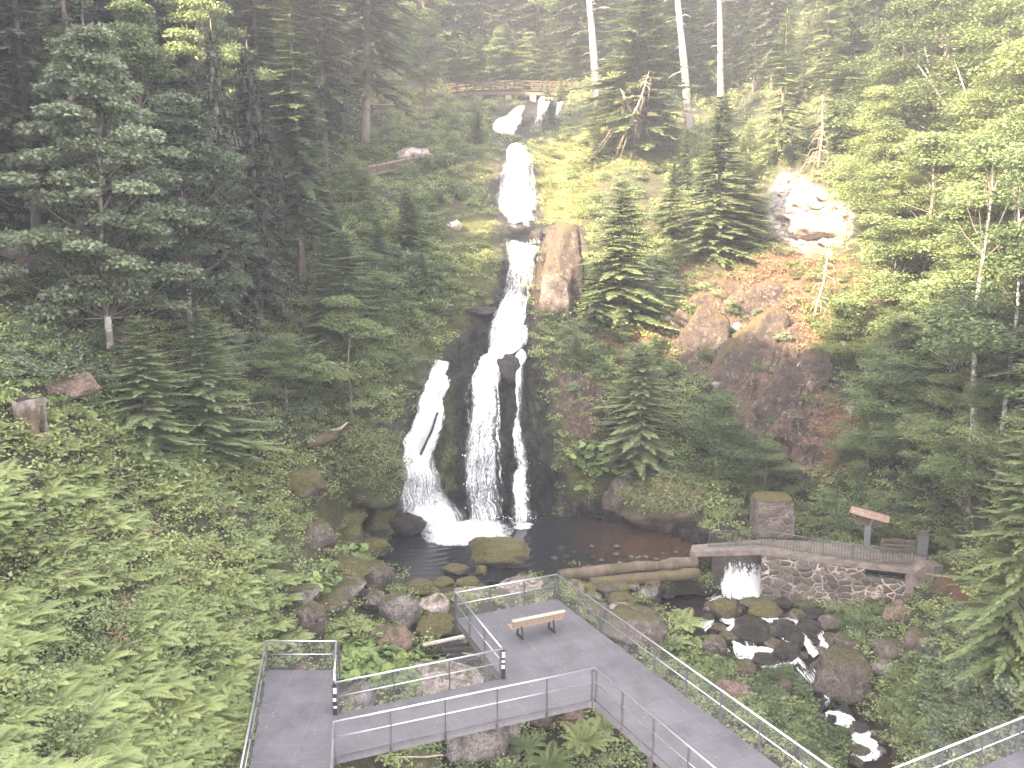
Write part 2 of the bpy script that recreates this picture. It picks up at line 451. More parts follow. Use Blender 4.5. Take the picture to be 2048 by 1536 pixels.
# ------------------------------------------------------------------ terrain: depth control points (photo pixel, 'D' depth or 'z' height)
CTRL = [
 # bottom edge
 (0,1536,'z',3.0),(250,1536,'z',.8),(450,1536,'z',-1.2),(700,1536,'z',-4),(1000,1536,'z',-5),(1250,1536,'z',-5.2),(1500,1536,'z',-6.2),(1680,1536,'z',-9.2),(1750,1536,'z',-10.2),(1830,1536,'z',-9.0),(1900,1536,'z',-6.5),(2048,1536,'z',-4),
 (0,1750,'z',3.5),(700,1750,'z',-4),(1250,1750,'z',-6),(1750,1750,'z',-11),(2048,1750,'z',-6),
 (0,1300,'z',3.6),(300,1300,'z',1.4),(520,1300,'z',-1.2),(700,1300,'z',-3.2),(900,1300,'z',-4.6),(1100,1300,'z',-4.8),(1300,1300,'z',-5.2),(1420,1300,'z',-6.4),
 (1560,1310,'z',-7.3),(1650,1380,'z',-8.2),(1680,1440,'z',-9.0),(1800,1310,'z',-6.0),(1830,1420,'z',-7.2),(1900,1300,'z',-4),(2048,1300,'z',-.5),(2048,1430,'z',-2.5),(1950,1400,'z',-4.6),
 (1000,1420,'z',-5),(1200,1450,'z',-5.2),(800,1420,'z',-4.6),(1450,1440,'z',-6.2),
 (0,1150,'z',4.2),(300,1150,'z',2.5),(540,1150,'z',.0),(680,1150,'z',-2.6),(770,1150,'z',-3.8),(900,1180,'z',-4.1),(1100,1170,'z',-4.1),(1300,1180,'z',-4.6),
 (760,1225,'z',-3.8),(1200,1220,'z',-4.6),(1400,1240,'z',-5.9),(1480,1220,'z',-6.2),(1480,1160,'D',54.4),(1480,1118,'D',54.6),(1440,1150,'D',54.3),(1525,1150,'D',54.2),
 (1560,1180,'z',-5.9),(1700,1210,'z',-5.7),(1800,1180,'z',-5.2),(1850,1230,'z',-4.6),
 # pool rim and floor
 (850,1110,'z',-4.5),(1000,1100,'z',-4.6),(1200,1090,'z',-4.5),(1380,1105,'z',-4.3),
 # lower fall face
 (830,1040,'D',58.5),(940,1045,'D',59.6),(1040,1045,'D',60.0),(1150,1040,'D',60.3),
 (830,920,'D',59.3),(860,800,'D',61.0),(885,725,'D',63.0),(960,940,'D',60.8),(960,830,'D',61.6),(970,720,'D',63.6),(1045,940,'D',61.2),(1045,830,'D',62.2),(1045,715,'D',64.0),
 (1110,930,'D',59.6),(1110,830,'D',60.8),(1120,720,'D',62.5),
 (1020,650,'D',65.5),(1030,610,'D',67.2),(1040,560,'D',69.0),(1045,495,'D',71.0),(1050,470,'D',75.0),(1040,440,'D',79.5),(1030,380,'D',83.5),(1035,330,'D',87.0),(1040,296,'D',90.0),(1030,280,'D',97.0),
 (1015,255,'D',100.5),(1030,228,'D',104.0),(1085,205,'D',109.0),(1090,250,'D',103.0),(1060,190,'D',116.0),
 # left of the falls
 (760,960,'D',54.5),(720,880,'D',54.5),(740,1040,'z',-3.4),(640,1000,'D',51.0),(560,900,'D',50.0),(640,880,'D',52.5),(700,780,'D',55.5),(800,700,'D',60.0),(880,640,'D',64.0),(940,610,'D',66.0),(960,690,'D',65.0),
 (860,540,'D',67.5),(950,500,'D',70.0),(900,450,'D',74.0),(760,450,'D',71.0),(700,560,'D',63.0),(640,650,'D',58.5),(600,760,'D',54.5),(560,620,'D',58.0),(600,450,'D',67.0),
 (500,800,'D',50.0),(420,880,'D',46.5),(300,890,'D',43.0),(480,1000,'D',45.5),(200,740,'D',42.5),(350,700,'D',47.0),(450,640,'D',54.0),(120,640,'D',43.5),(0,560,'D',44.5),(0,700,'D',38.0),(0,900,'D',33.0),(150,900,'D',37.0),(0,1030,'D',29.5),(200,1050,'D',35.0),
 (200,560,'D',50.0),(350,500,'D',58.0),(100,460,'D',53.0),(0,400,'D',54.0),(350,300,'D',70.0),(0,250,'D',60.0),(150,100,'D',72.0),(0,0,'D',76.0),(400,0,'D',95.0),(550,200,'D',82.0),
 (700,285,'D',84.0),(640,340,'D',77.0),(800,335,'D',83.0),(760,230,'D',94.0),(870,230,'D',100.0),(880,380,'D',80.0),(950,400,'D',81.0),(940,330,'D',86.0),(960,290,'D',93.0),(950,230,'D',105.0),(900,190,'D',116.0),(1000,190,'D',117.0),(1100,186,'D',115.0),
 (740,140,'D',108.0),(700,60,'D',125.0),(850,120,'D',138.0),(1024,110,'D',150.0),(1024,0,'D',200.0),(700,-60,'D',150.0),
 # right of the falls
 (1180,190,'D',110.0),(1150,250,'D',103.0),(1110,330,'D',89.0),(1200,300,'D',92.0),(1300,250,'D',100.0),(1380,265,'D',101.0),(1440,205,'D',112.0),(1120,420,'D',80.0),(1100,480,'D',73.0),(1160,480,'D',73.5),(1200,560,'D',70.5),(1110,600,'D',67.5),(1150,660,'D',65.5),
 (1250,450,'D',76.0),(1300,380,'D',82.0),(1250,640,'D',66.5),(1200,760,'D',62.5),(1180,880,'D',60.2),(1200,990,'D',59.8),(1240,1040,'z',-3.9),(1300,930,'D',59.0),(1320,1040,'z',-3.6),(1420,980,'D',57.5),(1450,1050,'z',-2.6),
 (1400,880,'D',59.8),(1350,740,'D',63.0),(1400,600,'D',67.5),(1440,480,'D',73.0),(1500,700,'D',63.0),(1550,850,'D',59.8),(1520,560,'D',68.0),(1560,480,'D',71.5),(1640,490,'D',71.0),(1620,420,'D',74.0),(1630,340,'D',79.0),(1550,330,'D',84.0),(1450,350,'D',86.0),(1600,220,'D',94.0),(1500,180,'D',108.0),
 (1700,560,'D',65.0),(1650,700,'D',61.5),(1720,820,'D',58.5),(1650,950,'D',57.5),(1560,1000,'z',-2.9),(1700,1050,'z',-3.0),(1790,1085,'z',-3.15),(1860,1100,'z',-3.1),(1920,1110,'z',-2.0),(1880,1190,'z',-3.4),
 (1780,700,'D',58.5),(1800,880,'D',54.5),(1850,1000,'D',51.0),(1750,420,'D',68.0),(1800,300,'D',74.0),(1900,500,'D',58.0),(1900,750,'D',51.0),(2048,600,'D',48.5),(2048,350,'D',60.0),(2048,850,'D',42.5),(2048,1100,'D',38.0),(1960,1000,'D',46.0),
 (1900,150,'D',82.0),(2048,100,'D',74.0),(1700,100,'D',98.0),(1500,0,'D',140.0),(1300,100,'D',130.0),(1200,0,'D',165.0),(1800,0,'D',105.0),(2048,0,'D',84.0),
 # beyond the frame
 (-350,300,'D',50.0),(-700,0,'D',60.0),(-700,400,'D',42.0),(-700,800,'D',30.0),(-350,800,'D',31.0),(-350,1150,'z',5.5),(-700,1200,'z',7.0),(-700,1750,'z',6.0),
 (2750,0,'D',56.0),(2400,300,'D',50.0),(2750,400,'D',40.0),(2400,800,'D',35.0),(2750,800,'D',30.0),(2400,1200,'z',2.0),(2750,1300,'z',3.5),(2750,1750,'z',0.0),
 (1024,-250,'D',260.0),(0,-250,'D',105.0),(2048,-250,'D',120.0),(-700,-250,'D',74.0),(2750,-250,'D',70.0),(500,-250,'D',150.0),(1500,-250,'D',200.0),
]
cu = np.array([[c[0], c[1]] for c in CTRL], float) / 1000
cd = np.log(np.array([c[3] if c[2] == 'D' else depth_z(c[1], c[3]) for c in CTRL]))


def tps_phi(r2):
    return np.where(r2 > 0, .5 * r2 * np.log(np.maximum(r2, 1e-12)), 0)


def tps_fit(X, y, lam):
    n = len(X)
    K = tps_phi(((X[:, None] - X[None]) ** 2).sum(-1)) + lam * np.eye(n)
    P = np.hstack([np.ones((n, 1)), X])
    A = np.block([[K, P], [P.T, np.zeros((3, 3))]])
    return np.linalg.solve(A, np.concatenate([y, np.zeros(3)]))


TW = tps_fit(cu, cd, 2e-5)


def base_depth(u, v):
    q = np.stack([np.ravel(u), np.ravel(v)], -1) / 1000
    out = np.empty(len(q))
    for s in range(0, len(q), 20000):
        b = q[s:s + 20000]
        out[s:s + 20000] = tps_phi(((b[:, None] - cu[None]) ** 2).sum(-1)) @ TW[:-3] + TW[-3] + b @ TW[-2:]
    return np.exp(out).reshape(np.shape(u))


U0, U1, V0, V1, ST = -700, 2750, -250, 1750, 8
gu = np.arange(U0, U1 + 1, ST, float); gv = np.arange(V0, V1 + 1, ST, float)
GU, GV = np.meshgrid(gu, gv)
GD = base_depth(GU, GV)


def poly_mask(poly, feather=2):
    """soft mask on the terrain grid of a photo-pixel polygon"""
    px = np.array(poly, float); x, y = GU, GV
    ins = np.zeros(GU.shape, bool)
    j = len(px) - 1
    for i in range(len(px)):
        xi, yi = px[i]; xj, yj = px[j]
        c = ((yi > y) != (yj > y)) & (x < (xj - xi) * (y - yi) / (yj - yi + 1e-9) + xi)
        ins ^= c; j = i
    m = ins.astype(float)
    for _ in range(feather):
        p = np.pad(m, 1, mode='edge')
        m = (p[:-2, 1:-1] + p[2:, 1:-1] + p[1:-1, :-2] + p[1:-1, 2:] + p[1:-1, 1:-1] * 2 + (p[:-2, :-2] + p[2:, 2:] + p[:-2, 2:] + p[2:, :-2]) * .5) / 8
    return m


POOL = [(790,1150),(782,1085),(850,1042),(1000,1040),(1200,1045),(1300,1058),(1400,1086),(1442,1108),(1400,1118),(1250,1128),(1100,1142),(1000,1156),(900,1166),(830,1172)]
STREAM_ROWS = [  # v, u_left, u_right, z
 (1188,1330,1545,-6.0),(1205,1310,1560,-6.03),(1222,1330,1575,-6.06),(1238,1395,1600,-6.12),(1250,1400,1640,-6.35),(1275,1420,1660,-6.8),(1300,1440,1670,-7.1),
 (1322,1470,1670,-7.4),(1345,1560,1665,-7.75),(1375,1615,1680,-8.15),(1405,1635,1690,-8.6),(1430,1640,1715,-8.95),(1460,1650,1760,-9.25),(1490,1690,1780,-9.6),(1536,1700,1795,-10.05),(1600,1700,1820,-10.6)]
STREAM = [(r[1], r[0]) for r in STREAM_ROWS] + [(r[2], r[0]) for r in reversed(STREAM_ROWS)]
m_pool = poly_mask(POOL, 1)
m_stream = poly_mask(STREAM, 1)
D_pool = (-4.55 - CAMZ) / ((768 - GV) / F * CP - SP)
zs = np.interp(GV, [r[0] for r in STREAM_ROWS], [r[3] for r in STREAM_ROWS]) - .45
D_str = (zs - CAMZ) / ((768 - GV) / F * CP - SP)
GD = np.where(m_pool > .45, np.maximum(GD, D_pool), GD)
GD = np.where(m_stream > .45, np.maximum(GD, D_str), GD)

# ---- what the ground is made of
m_wet = poly_mask([(880,720),(930,650),(985,600),(1002,500),(985,430),(975,380),(1000,330),(1010,295),(1062,290),(1072,360),(1085,430),(1090,480),(1075,540),(1062,610),(1066,700),(1095,760),(1118,870),(1128,960),(1110,1040),(1060,1052),(860,1058),(785,1050),(780,930),(800,860),(830,780)], 2)
m_wet = np.maximum(m_wet, poly_mask([(975,275),(985,230),(1030,215),(1070,195),(1130,200),(1120,260),(1060,275)], 1))
m_wet = np.maximum(m_wet, poly_mask([(1380,1090),(1540,1100),(1560,1180),(1660,1230),(1680,1330),(1720,1430),(1800,1536),(1680,1536),(1620,1400),(1450,1320),(1380,1260),(1290,1210),(1290,1185),(1420,1170),(1425,1120)], 2))
m_wet = np.maximum(m_wet, poly_mask([(1130,1000),(1250,1000),(1420,1060),(1440,1110),(1200,1060),(1130,1050)], 2))
m_brown = poly_mask([(1085,470),(1110,445),(1165,450),(1172,560),(1140,620),(1100,640),(1068,650),(1066,600)], 1)
m_brown = np.maximum(m_brown, poly_mask([(1330,630),(1400,590),(1450,560),(1560,580),(1620,700),(1650,840),(1640,950),(1540,960),(1470,860),(1400,760),(1350,690)], 4))
m_brown = np.maximum(m_brown, poly_mask([(1110,740),(1200,720),(1230,850),(1180,920),(1130,850)], 3))
m_litter = poly_mask([(1320,420),(1360,430),(1420,560),(1560,500),(1700,520),(1800,620),(1790,680),(1640,680),(1660,800),(1740,830),(1720,930),(1640,960),(1560,620),(1440,570),(1370,560)], 4)
m_litter = np.maximum(m_litter, poly_mask([(1865,1140),(1900,1150),(1960,1200),(1930,1230),(1870,1185)], 2))
m_litter = np.maximum(m_litter, poly_mask([(1180,640),(1330,620),(1360,720),(1260,760)], 4) * .7)
m_pale = poly_mask([(1545,375),(1560,345),(1600,350),(1640,380),(1700,390),(1725,440),(1690,500),(1610,505),(1560,480),(1530,450)], 1)
m_moss = poly_mask([(790,690),(880,620),(960,600),(950,660),(870,700),(820,760),(770,780)], 3)
m_moss = np.maximum(m_moss, poly_mask([(900,430),(1000,430),(1010,490),(1000,580),(930,600),(880,520)], 4))
m_moss = np.maximum(m_moss, poly_mask([(950,320),(1005,320),(985,400),(940,430),(930,370)], 3))
m_moss = np.maximum(m_moss, poly_mask([(880,760),(905,740),(900,850),(905,960),(880,990),(865,900)], 2) * .8)
m_moss = np.maximum(m_moss, poly_mask([(1100,780),(1140,800),(1190,950),(1180,1010),(1135,1000),(1120,900)], 2))
m_moss = np.maximum(m_moss, poly_mask([(560,980),(760,980),(800,1080),(760,1180),(560,1250),(540,1100)], 3) * .6)
m_moss = np.maximum(m_moss, poly_mask([(830,1170),(1000,1155),(1250,1130),(1400,1130),(1390,1200),(1250,1230),(900,1260),(800,1230)], 2) * .45)
m_yel = poly_mask([(1065,320),(1120,280),(1220,225),(1330,270),(1420,280),(1350,340),(1250,330),(1180,380),(1170,440),(1095,440),(1080,380)], 3)
m_yel = np.maximum(m_yel, poly_mask([(1030,200),(1060,205),(1060,250),(1045,265)], 1))
m_moss2 = np.maximum(poly_mask([(872,800),(892,760),(905,745),(905,840),(912,960),(890,1000),(868,930),(880,870)], 1), poly_mask([(1066,760),(1090,780),(1120,900),(1110,960),(1080,900)], 2) * .6)
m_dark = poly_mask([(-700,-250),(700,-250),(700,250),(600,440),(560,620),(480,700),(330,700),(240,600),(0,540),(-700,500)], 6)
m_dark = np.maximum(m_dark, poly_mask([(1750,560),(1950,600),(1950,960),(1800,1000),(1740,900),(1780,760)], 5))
m_deck = poly_mask([(520,1320),(690,1320),(900,1230),(1120,1190),(1560,1536),(1500,1700),(480,1700)], 3)

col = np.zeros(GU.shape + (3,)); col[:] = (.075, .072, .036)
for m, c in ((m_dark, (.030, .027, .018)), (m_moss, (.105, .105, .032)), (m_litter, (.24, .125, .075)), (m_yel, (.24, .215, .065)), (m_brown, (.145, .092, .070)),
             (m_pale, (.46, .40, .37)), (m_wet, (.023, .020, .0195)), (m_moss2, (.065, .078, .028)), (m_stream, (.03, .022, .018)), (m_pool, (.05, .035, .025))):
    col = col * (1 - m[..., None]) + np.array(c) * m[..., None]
a_rock = np.clip(m_wet + m_brown + m_pale, 0, 1)
a_wet = np.clip(m_wet + m_pool + m_stream, 0, 1)
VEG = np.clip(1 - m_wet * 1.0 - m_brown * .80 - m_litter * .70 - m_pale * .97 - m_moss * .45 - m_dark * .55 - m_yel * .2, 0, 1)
VEG *= (1 - np.clip(m_pool * 1.5, 0, 1)) * (1 - np.clip(m_stream * 1.5, 0, 1)) * (1 - .6 * m_deck)

# ---- displacement: strong strata on rock, gentle humps elsewhere
GP = unproj(GU, GV, GD)


def grid_normals(P):
    du = np.gradient(P, axis=1); dv = np.gradient(P, axis=0)
    return norm(np.cross(du, -dv) * -1)


GN = grid_normals(GP)
to_cam = norm(np.array([0, 0, CAMZ]) - GP)
GN = np.where((GN * to_cam).sum(-1, keepdims=True) < 0, -GN, GN)
flat = GP.reshape(-1, 3)
hum = np.array([mnoise.fractal(Vector(p * .22), 1.0, 2.0, 4) for p in flat]).reshape(GU.shape)
rid = np.array([mnoise.ridged_multi_fractal(Vector((p[0] * .42, p[1] * .42, p[2] * .30)), .9, 2.1, 5, 1.0, 2.0) for p in flat]).reshape(GU.shape)
amp_h = .55 * (1 - a_rock) * (1 - np.clip(m_pool + m_stream, 0, 1))
amp_r = (.60 + .35 * m_brown) * np.clip(m_wet + m_brown + m_pale * .8, 0, 1) * (1 - np.clip(m_pool + m_stream, 0, 1))
GP = GP + GN * (hum * amp_h + (rid - 1.0) * amp_r)[..., None]
GN = grid_normals(GP)
GN = np.where((GN * to_cam).sum(-1, keepdims=True) < 0, -GN, GN)


def samp(A, u, v):
    x = np.clip((np.asarray(u, float) - U0) / ST, 0, len(gu) - 1.001); y = np.clip((np.asarray(v, float) - V0) / ST, 0, len(gv) - 1.001)
    i = x.astype(int); j = y.astype(int); fx = x - i; fy = y - j
    if A.ndim == 3: fx = fx[..., None]; fy = fy[..., None]
    return A[j, i] * (1 - fx) * (1 - fy) + A[j, i + 1] * fx * (1 - fy) + A[j + 1, i] * (1 - fx) * fy + A[j + 1, i + 1] * fx * fy


def ground(u, v):
    return Vector(samp(GP, u, v))


def ppm(u, v):                 # photo pixels per metre on the ground seen at (u, v)
    return F / float(project(samp(GP, u, v))[2])


def terrain_mat():
    t = NT('forest slope ground')
    ac = t.n('ShaderNodeAttribute', attribute_name='gcol')
    ar = t.n('ShaderNodeAttribute', attribute_name='grock')
    aw = t.n('ShaderNodeAttribute', attribute_name='gwet')
    pos = t.n('ShaderNodeNewGeometry').outputs['Position']
    n1 = t.noise(pos, .9, 8, .7); n2 = t.noise(pos, 5.5, 6, .7)
    mp = t.n('ShaderNodeMapping', {'Vector': pos, 'Scale': (1, 1, .45), 'Rotation': (0, .5, 0)})
    n3 = t.noise(mp, 2.6, 8, .75, .6)
    c = t.mix(.9, ac.outputs[0], t.ramp(n1.outputs[0], [(.3, .5), (.7, 1.45)]).outputs[0], 'MULTIPLY')
    c = t.mix(.8, c, t.ramp(n2.outputs[0], [(.3, .55), (.7, 1.4)]).outputs[0], 'MULTIPLY')
    # pale lichen and quartz spots on dry rock, moss creeping over it
    dry = t.math('MULTIPLY', ar.outputs['Fac'], t.math('SUBTRACT', 1.0, aw.outputs['Fac']), True)
    mp5 = t.n('ShaderNodeMapping', {'Vector': pos, 'Scale': (1.2, 1.2, .5), 'Rotation': (0, .6, .3)})
    n5 = t.noise(mp5, 4.2, 6, .8, .4)
    li = t.math('MULTIPLY', t.ramp(n5.outputs[0], [(.56, 0), (.62, 1)]).outputs[0], dry)
    c = t.mix(t.math('MULTIPLY', dry, .85), c, t.mix(1.0, c, t.ramp(n3.outputs[0], [(.37, .16), (.5, .85), (.63, 2.1)]).outputs[0], 'MULTIPLY'))
    c = t.mix(t.math('MULTIPLY', li, .8), c, (.46, .40, .38, 1))
    n4 = t.noise(pos, .75, 7, .7)
    ms = t.math('MULTIPLY', t.ramp(n4.outputs[0], [(.54, 0), (.62, 1)]).outputs[0], dry)
    c = t.mix(t.math('MULTIPLY', ms, .8), c, (.10, .075, .035, 1))
    rough = t.n('ShaderNodeMapRange', {'Value': aw.outputs['Fac'], 'To Min': .92, 'To Max': .36})
    h = t.math('ADD', t.math('MULTIPLY', n3.outputs[0], 1.6), n2.outputs[0])
    wr = t.ramp(t.noise(mp, 1.1, 9, .75, .8).outputs[0], [(.38, .30), (.50, 1.0), (.63, 3.0)])
    c = t.mix(aw.outputs['Fac'], c, t.mix(1.0, c, wr.outputs[0], 'MULTIPLY'))
    p = t.n('ShaderNodeBsdfPrincipled', {'Base Color': c, 'Roughness': rough.outputs[0], 'Normal': t.bump(h, 1.0, .4).outputs[0]})
    return t.done(p)


nu, nv = len(gu), len(gv)
idx = np.arange(nu * nv).reshape(nv, nu)
FQ = np.stack([idx[:-1, :-1], idx[1:, :-1], idx[1:, 1:], idx[:-1, 1:]], -1).reshape(-1, 4)
tm = quads_mesh('hillside', GP.reshape(-1, 3), terrain_mat(), Fq=FQ, smooth=True)
ca = tm.attributes.new('gcol', 'FLOAT_COLOR', 'POINT')
ca.data.foreach_set('color', np.concatenate([col, np.ones(col.shape[:2] + (1,))], -1).astype(np.float32).ravel())
for nm, A in (('grock', a_rock), ('gwet', a_wet)):
    at = tm.attributes.new(nm, 'FLOAT', 'POINT'); at.data.foreach_set('value', A.astype(np.float32).ravel())
hill = link('hillside', tm)
tag(hill, 'steep forested gorge slopes of soil, moss and rock round the waterfall', 'hillside', kind='structure')

# ---- sun direction and an added ridge, out of view, shaped to shade the gorge floor
SUN_EL = R(32)
SH = np.array([-.72, -.69]); SH /= np.linalg.norm(SH)
SW = np.array([SH[1], -SH[0]])


def ridge():
    ds = np.linspace(24, 96, 37); ws = np.linspace(-20, 118, 60)
    V = []
    for w in ws:
        for d in ds:
            p = SH * d + SW * w
            t = (d - 24) / 36
            prof = 8 + 70 * (min(t, 1) ** .9) - max(0, d - 62) * .25
            jag = mnoise.fractal(Vector((p[0] * .09, p[1] * .09, 3)), .9, 2.1, 5) * 7 * min(1, max(t, 0)) 
            V.append((p[0], p[1], prof + jag + 1.0))
    n1, n2 = len(ws), len(ds)
    ix = np.arange(n1 * n2).reshape(n1, n2)
    fq = np.stack([ix[:-1, :-1], ix[1:, :-1], ix[1:, 1:], ix[:-1, 1:]], -1).reshape(-1, 4)
    o = link('shade_ridge', quads_mesh('shade_ridge', np.array(V), simple('shading ridge', (.045, .055, .03), .95, 0, .5, .3), Fq=fq))
    tag(o, 'added ridge out of view, shaped to keep the gorge floor in shade', 'hill', kind='structure')


ridge()
# ------------------------------------------------------------------ plant prototypes (meshes; copies share them)
def rnd(*s): return rng.random(s) if s else rng.random()


def trunk_mb(h, r0, bend=.02, sides=8, top=.12, n=9, stubs=0):
    mb = MB(); ph = rnd() * 6
    pts = [Vector((math.sin(ph + i * .9) * bend * h * (i / n) * .5, math.cos(ph * 2 + i * .7) * bend * h * (i / n) * .5, h * i / n)) for i in range(n + 1)]
    pts[0].z = -.8
    rad = [r0 * (1 - (1 - top) * (i / n)) * (1.25 if i == 0 else 1) for i in range(n + 1)]
    mb.tube(pts, rad, sides)
    for k in range(stubs):                                   # dead branch stubs
        f = .15 + .6 * rnd(); i = int(f * n); p = pts[i].lerp(pts[i + 1], f * n - i)
        a = rnd() * 6.28; L = (.5 + 1.6 * rnd()) * h / 22
        q = p + Vector((math.cos(a), math.sin(a), -.1 + .3 * rnd())) * L
        mb.tube([p, p.lerp(q, .6) + Vector((0, 0, -.06 * L)), q + Vector((0, 0, -.25 * L))], [.03 * h / 22, .02 * h / 22, .006], 4)
    return mb, pts


def spruce(h, r, bare=.08, spacing=.34, nb=6, tw=.4, droop=.35, rag=.25, hang=0.0, bsp=.15, shape=.85):
    """returns (crown quads, tint): whorled branches carrying flat sprays of needle twigs"""
    Q = []; T = []
    z = bare * h; a1 = rnd() * 6.28; a2 = rnd() * 6.28
    while z < h * .985:
        f = (z - bare * h) / (h - bare * h)
        Lz = r * (1 - f) ** shape * (1 if f > .12 else .75 + 2 * f) + .10
        n = max(3, int(nb + rng.integers(-1, 2)))
        a0 = rnd() * 6.28
        for k in range(n):
            if rnd() < rag * .35: continue
            a = a0 + 6.283 * k / n + (rnd() - .5) * .5
            L = Lz * (1 - rag + 2 * rag * rnd() * .9) * (1 + .22 * math.cos(a - a1) + .22 * math.sin(2 * a + z * 9 / h + a2))
            o = np.array([math.cos(a), math.sin(a), 0.]); lat = np.array([-o[1], o[0], 0.])
            up0 = .30 * f - .05 + (rnd() - .5) * .2; dr = droop * (1 - .5 * f) * (.7 + .6 * rnd())
            nt = max(3, int(L / bsp))
            t = np.linspace(.12, 1, nt)
            rad = L * t
            zz = z + rad * up0 - dr * L * t ** 1.6 + .20 * dr * L * np.maximum(0, t - .7) * 3
            zz = zz + (rnd() - .5) * spacing * 1.1 * (1 - .6 * f)
            B = o[None] * rad[:, None]; B[:, 2] = zz
            wl = np.clip(tw * (1.15 - t) * min(1.4, .35 + L / 2.2) + .10 * tw, .12 * tw, tw * 1.2)
            for s in (-1, 1):
                d = o[None] * (.75 + .5 * rnd(nt, 1)) + s * lat[None] * (.95 - .3 * t[:, None]) + np.array([0, 0, -1.])[None] * (dr * .9 * rnd(nt, 1) + .10)
                nr = np.array([0, 0, 1.])[None] + .5 * (rnd(nt, 3) - .5)
                Ln = wl * (.8 + .5 * rnd(nt))
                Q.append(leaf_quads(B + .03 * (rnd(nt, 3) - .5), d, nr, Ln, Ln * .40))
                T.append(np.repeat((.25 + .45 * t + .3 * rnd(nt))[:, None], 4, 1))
            if hang > 0:
                d = np.array([0, 0, -1.])[None] + .35 * (rnd(nt, 3) - .5)
                nr = o[None] + .8 * (rnd(nt, 3) - .5)
                Ln = tw * hang * (.6 + .8 * rnd(nt)) * np.sin(np.pi * np.clip(t, .05, .97)) ** .5
                Q.append(leaf_quads(B, d, nr, Ln, Ln * .34)); T.append(np.repeat((.1 + .5 * rnd(nt))[:, None], 4, 1))
            Q.append(leaf_quads(B[-1:], (B[-1:] - B[-2:-1]) + o * .02, np.array([[0, 0, 1.]]), np.array([tw * .7]), np.array([tw * .22])))
            T.append(np.full((1, 4), 1.0))
        z += spacing * (.8 + .4 * rnd()) * (1 - .45 * f)
    d = np.array([[0, 0, 1.]])
    Q.append(leaf_quads(np.array([[0, 0, h * .97]]), d, np.array([[1., 0, 0]]), np.array([h * .03 + .2]), np.array([.08]))); T.append(np.full((1, 4), .9))
    return np.concatenate(Q), np.concatenate(T)


def clumps(centres, radii, per, leaf, flat=.6, upb=.8, aspect=.62):
    """leaf clumps: each a flattened cloud of single leaves, denser at its upper surface"""
    Q = []; T = []
    for c, rr in zip(centres, radii):
        n = int(per * (rr / np.mean(radii)) ** 2)
        p = norm(rng.normal(size=(n, 3))) * (rnd(n, 1) ** .45)
        p[:, 2] = np.where(p[:, 2] < -.3, -p[:, 2], p[:, 2])
        C = c + p * rr * np.array([1, 1, flat])
        d = norm(p * [1, 1, .3] + .9 * rng.normal(size=(n, 3)) * [1, 1, .45] - [0, 0, .25])
        nr = norm(np.array([0, 0, upb]) + p * .5 + .45 * rng.normal(size=(n, 3)))
        L = leaf * (.65 + .7 * rnd(n))
        Q.append(leaf_quads(C, d, nr, L, L * aspect))
        base = .15 + .5 * rnd()
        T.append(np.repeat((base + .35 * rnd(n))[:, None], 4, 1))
    return np.concatenate(Q), np.concatenate(T)


def broad_tree(h, r, bare, nclump, per, leaf, crad, flat=.5, tr=.18, lean=0.0, shell=.55, stems=1, aspect=.7):
    """returns (trunk MB, crown quads, tint)"""
    mb, pts = trunk_mb(h * .93, tr, .03, 8, .15)
    lb = MB(); C = []; RR = []
    zc = h * (bare + 1) / 2; hz = h * (1 - bare) / 2
    for k in range(nclump):
        fz = rnd() ** .95
        pr_ = np.interp(fz, [0, .15, .4, .7, 1.0], [.62, .92, 1.0, .72, .12]) * (.78 + .35 * math.sin(fz * 17 + 3 * math.sin(k)))
        a_ = rnd() * 6.283; d_ = (shell + (1 - shell) * rnd()) ** .7 * pr_ * r
        c = np.array([d_ * math.cos(a_), d_ * math.sin(a_), bare * h + fz * (h - bare * h) - .10 * d_])
        C.append(c); RR.append(crad * (.6 + .8 * rnd()))
        f = min(.92, max(bare * .8, (c[2] - .35 * r * rnd()) / h - .10)) * 1.0
        i = min(int(f / .93 * 9), 8); q = pts[i].lerp(pts[i + 1], min(1, f / .93 * 9 - i))
        cv = Vector(c); m = q.lerp(cv, .55) + Vector((0, 0, -.08 * (cv - q).length))
        lb.tube([q, m, cv], [tr * .26, tr * .14, .010], 5, cap=False)
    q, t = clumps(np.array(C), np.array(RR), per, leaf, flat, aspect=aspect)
    return mb, lb, q, t


def shrub_mesh(name, mat, r=1.0, h=1.2, ncl=10, per=90, leaf=.14, crad=.42, flat=.6, aspect=.62):
    C = []; RR = []
    for k in range(ncl):
        p = norm(rng.normal(size=3)) * rnd() ** .4; p[2] = abs(p[2])
        C.append([p[0] * r, p[1] * r, .15 + p[2] * h * .8]); RR.append(crad * (.6 + .8 * rnd()))
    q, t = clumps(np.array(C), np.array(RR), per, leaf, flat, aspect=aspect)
    return quads_mesh(name, q, mat, t)


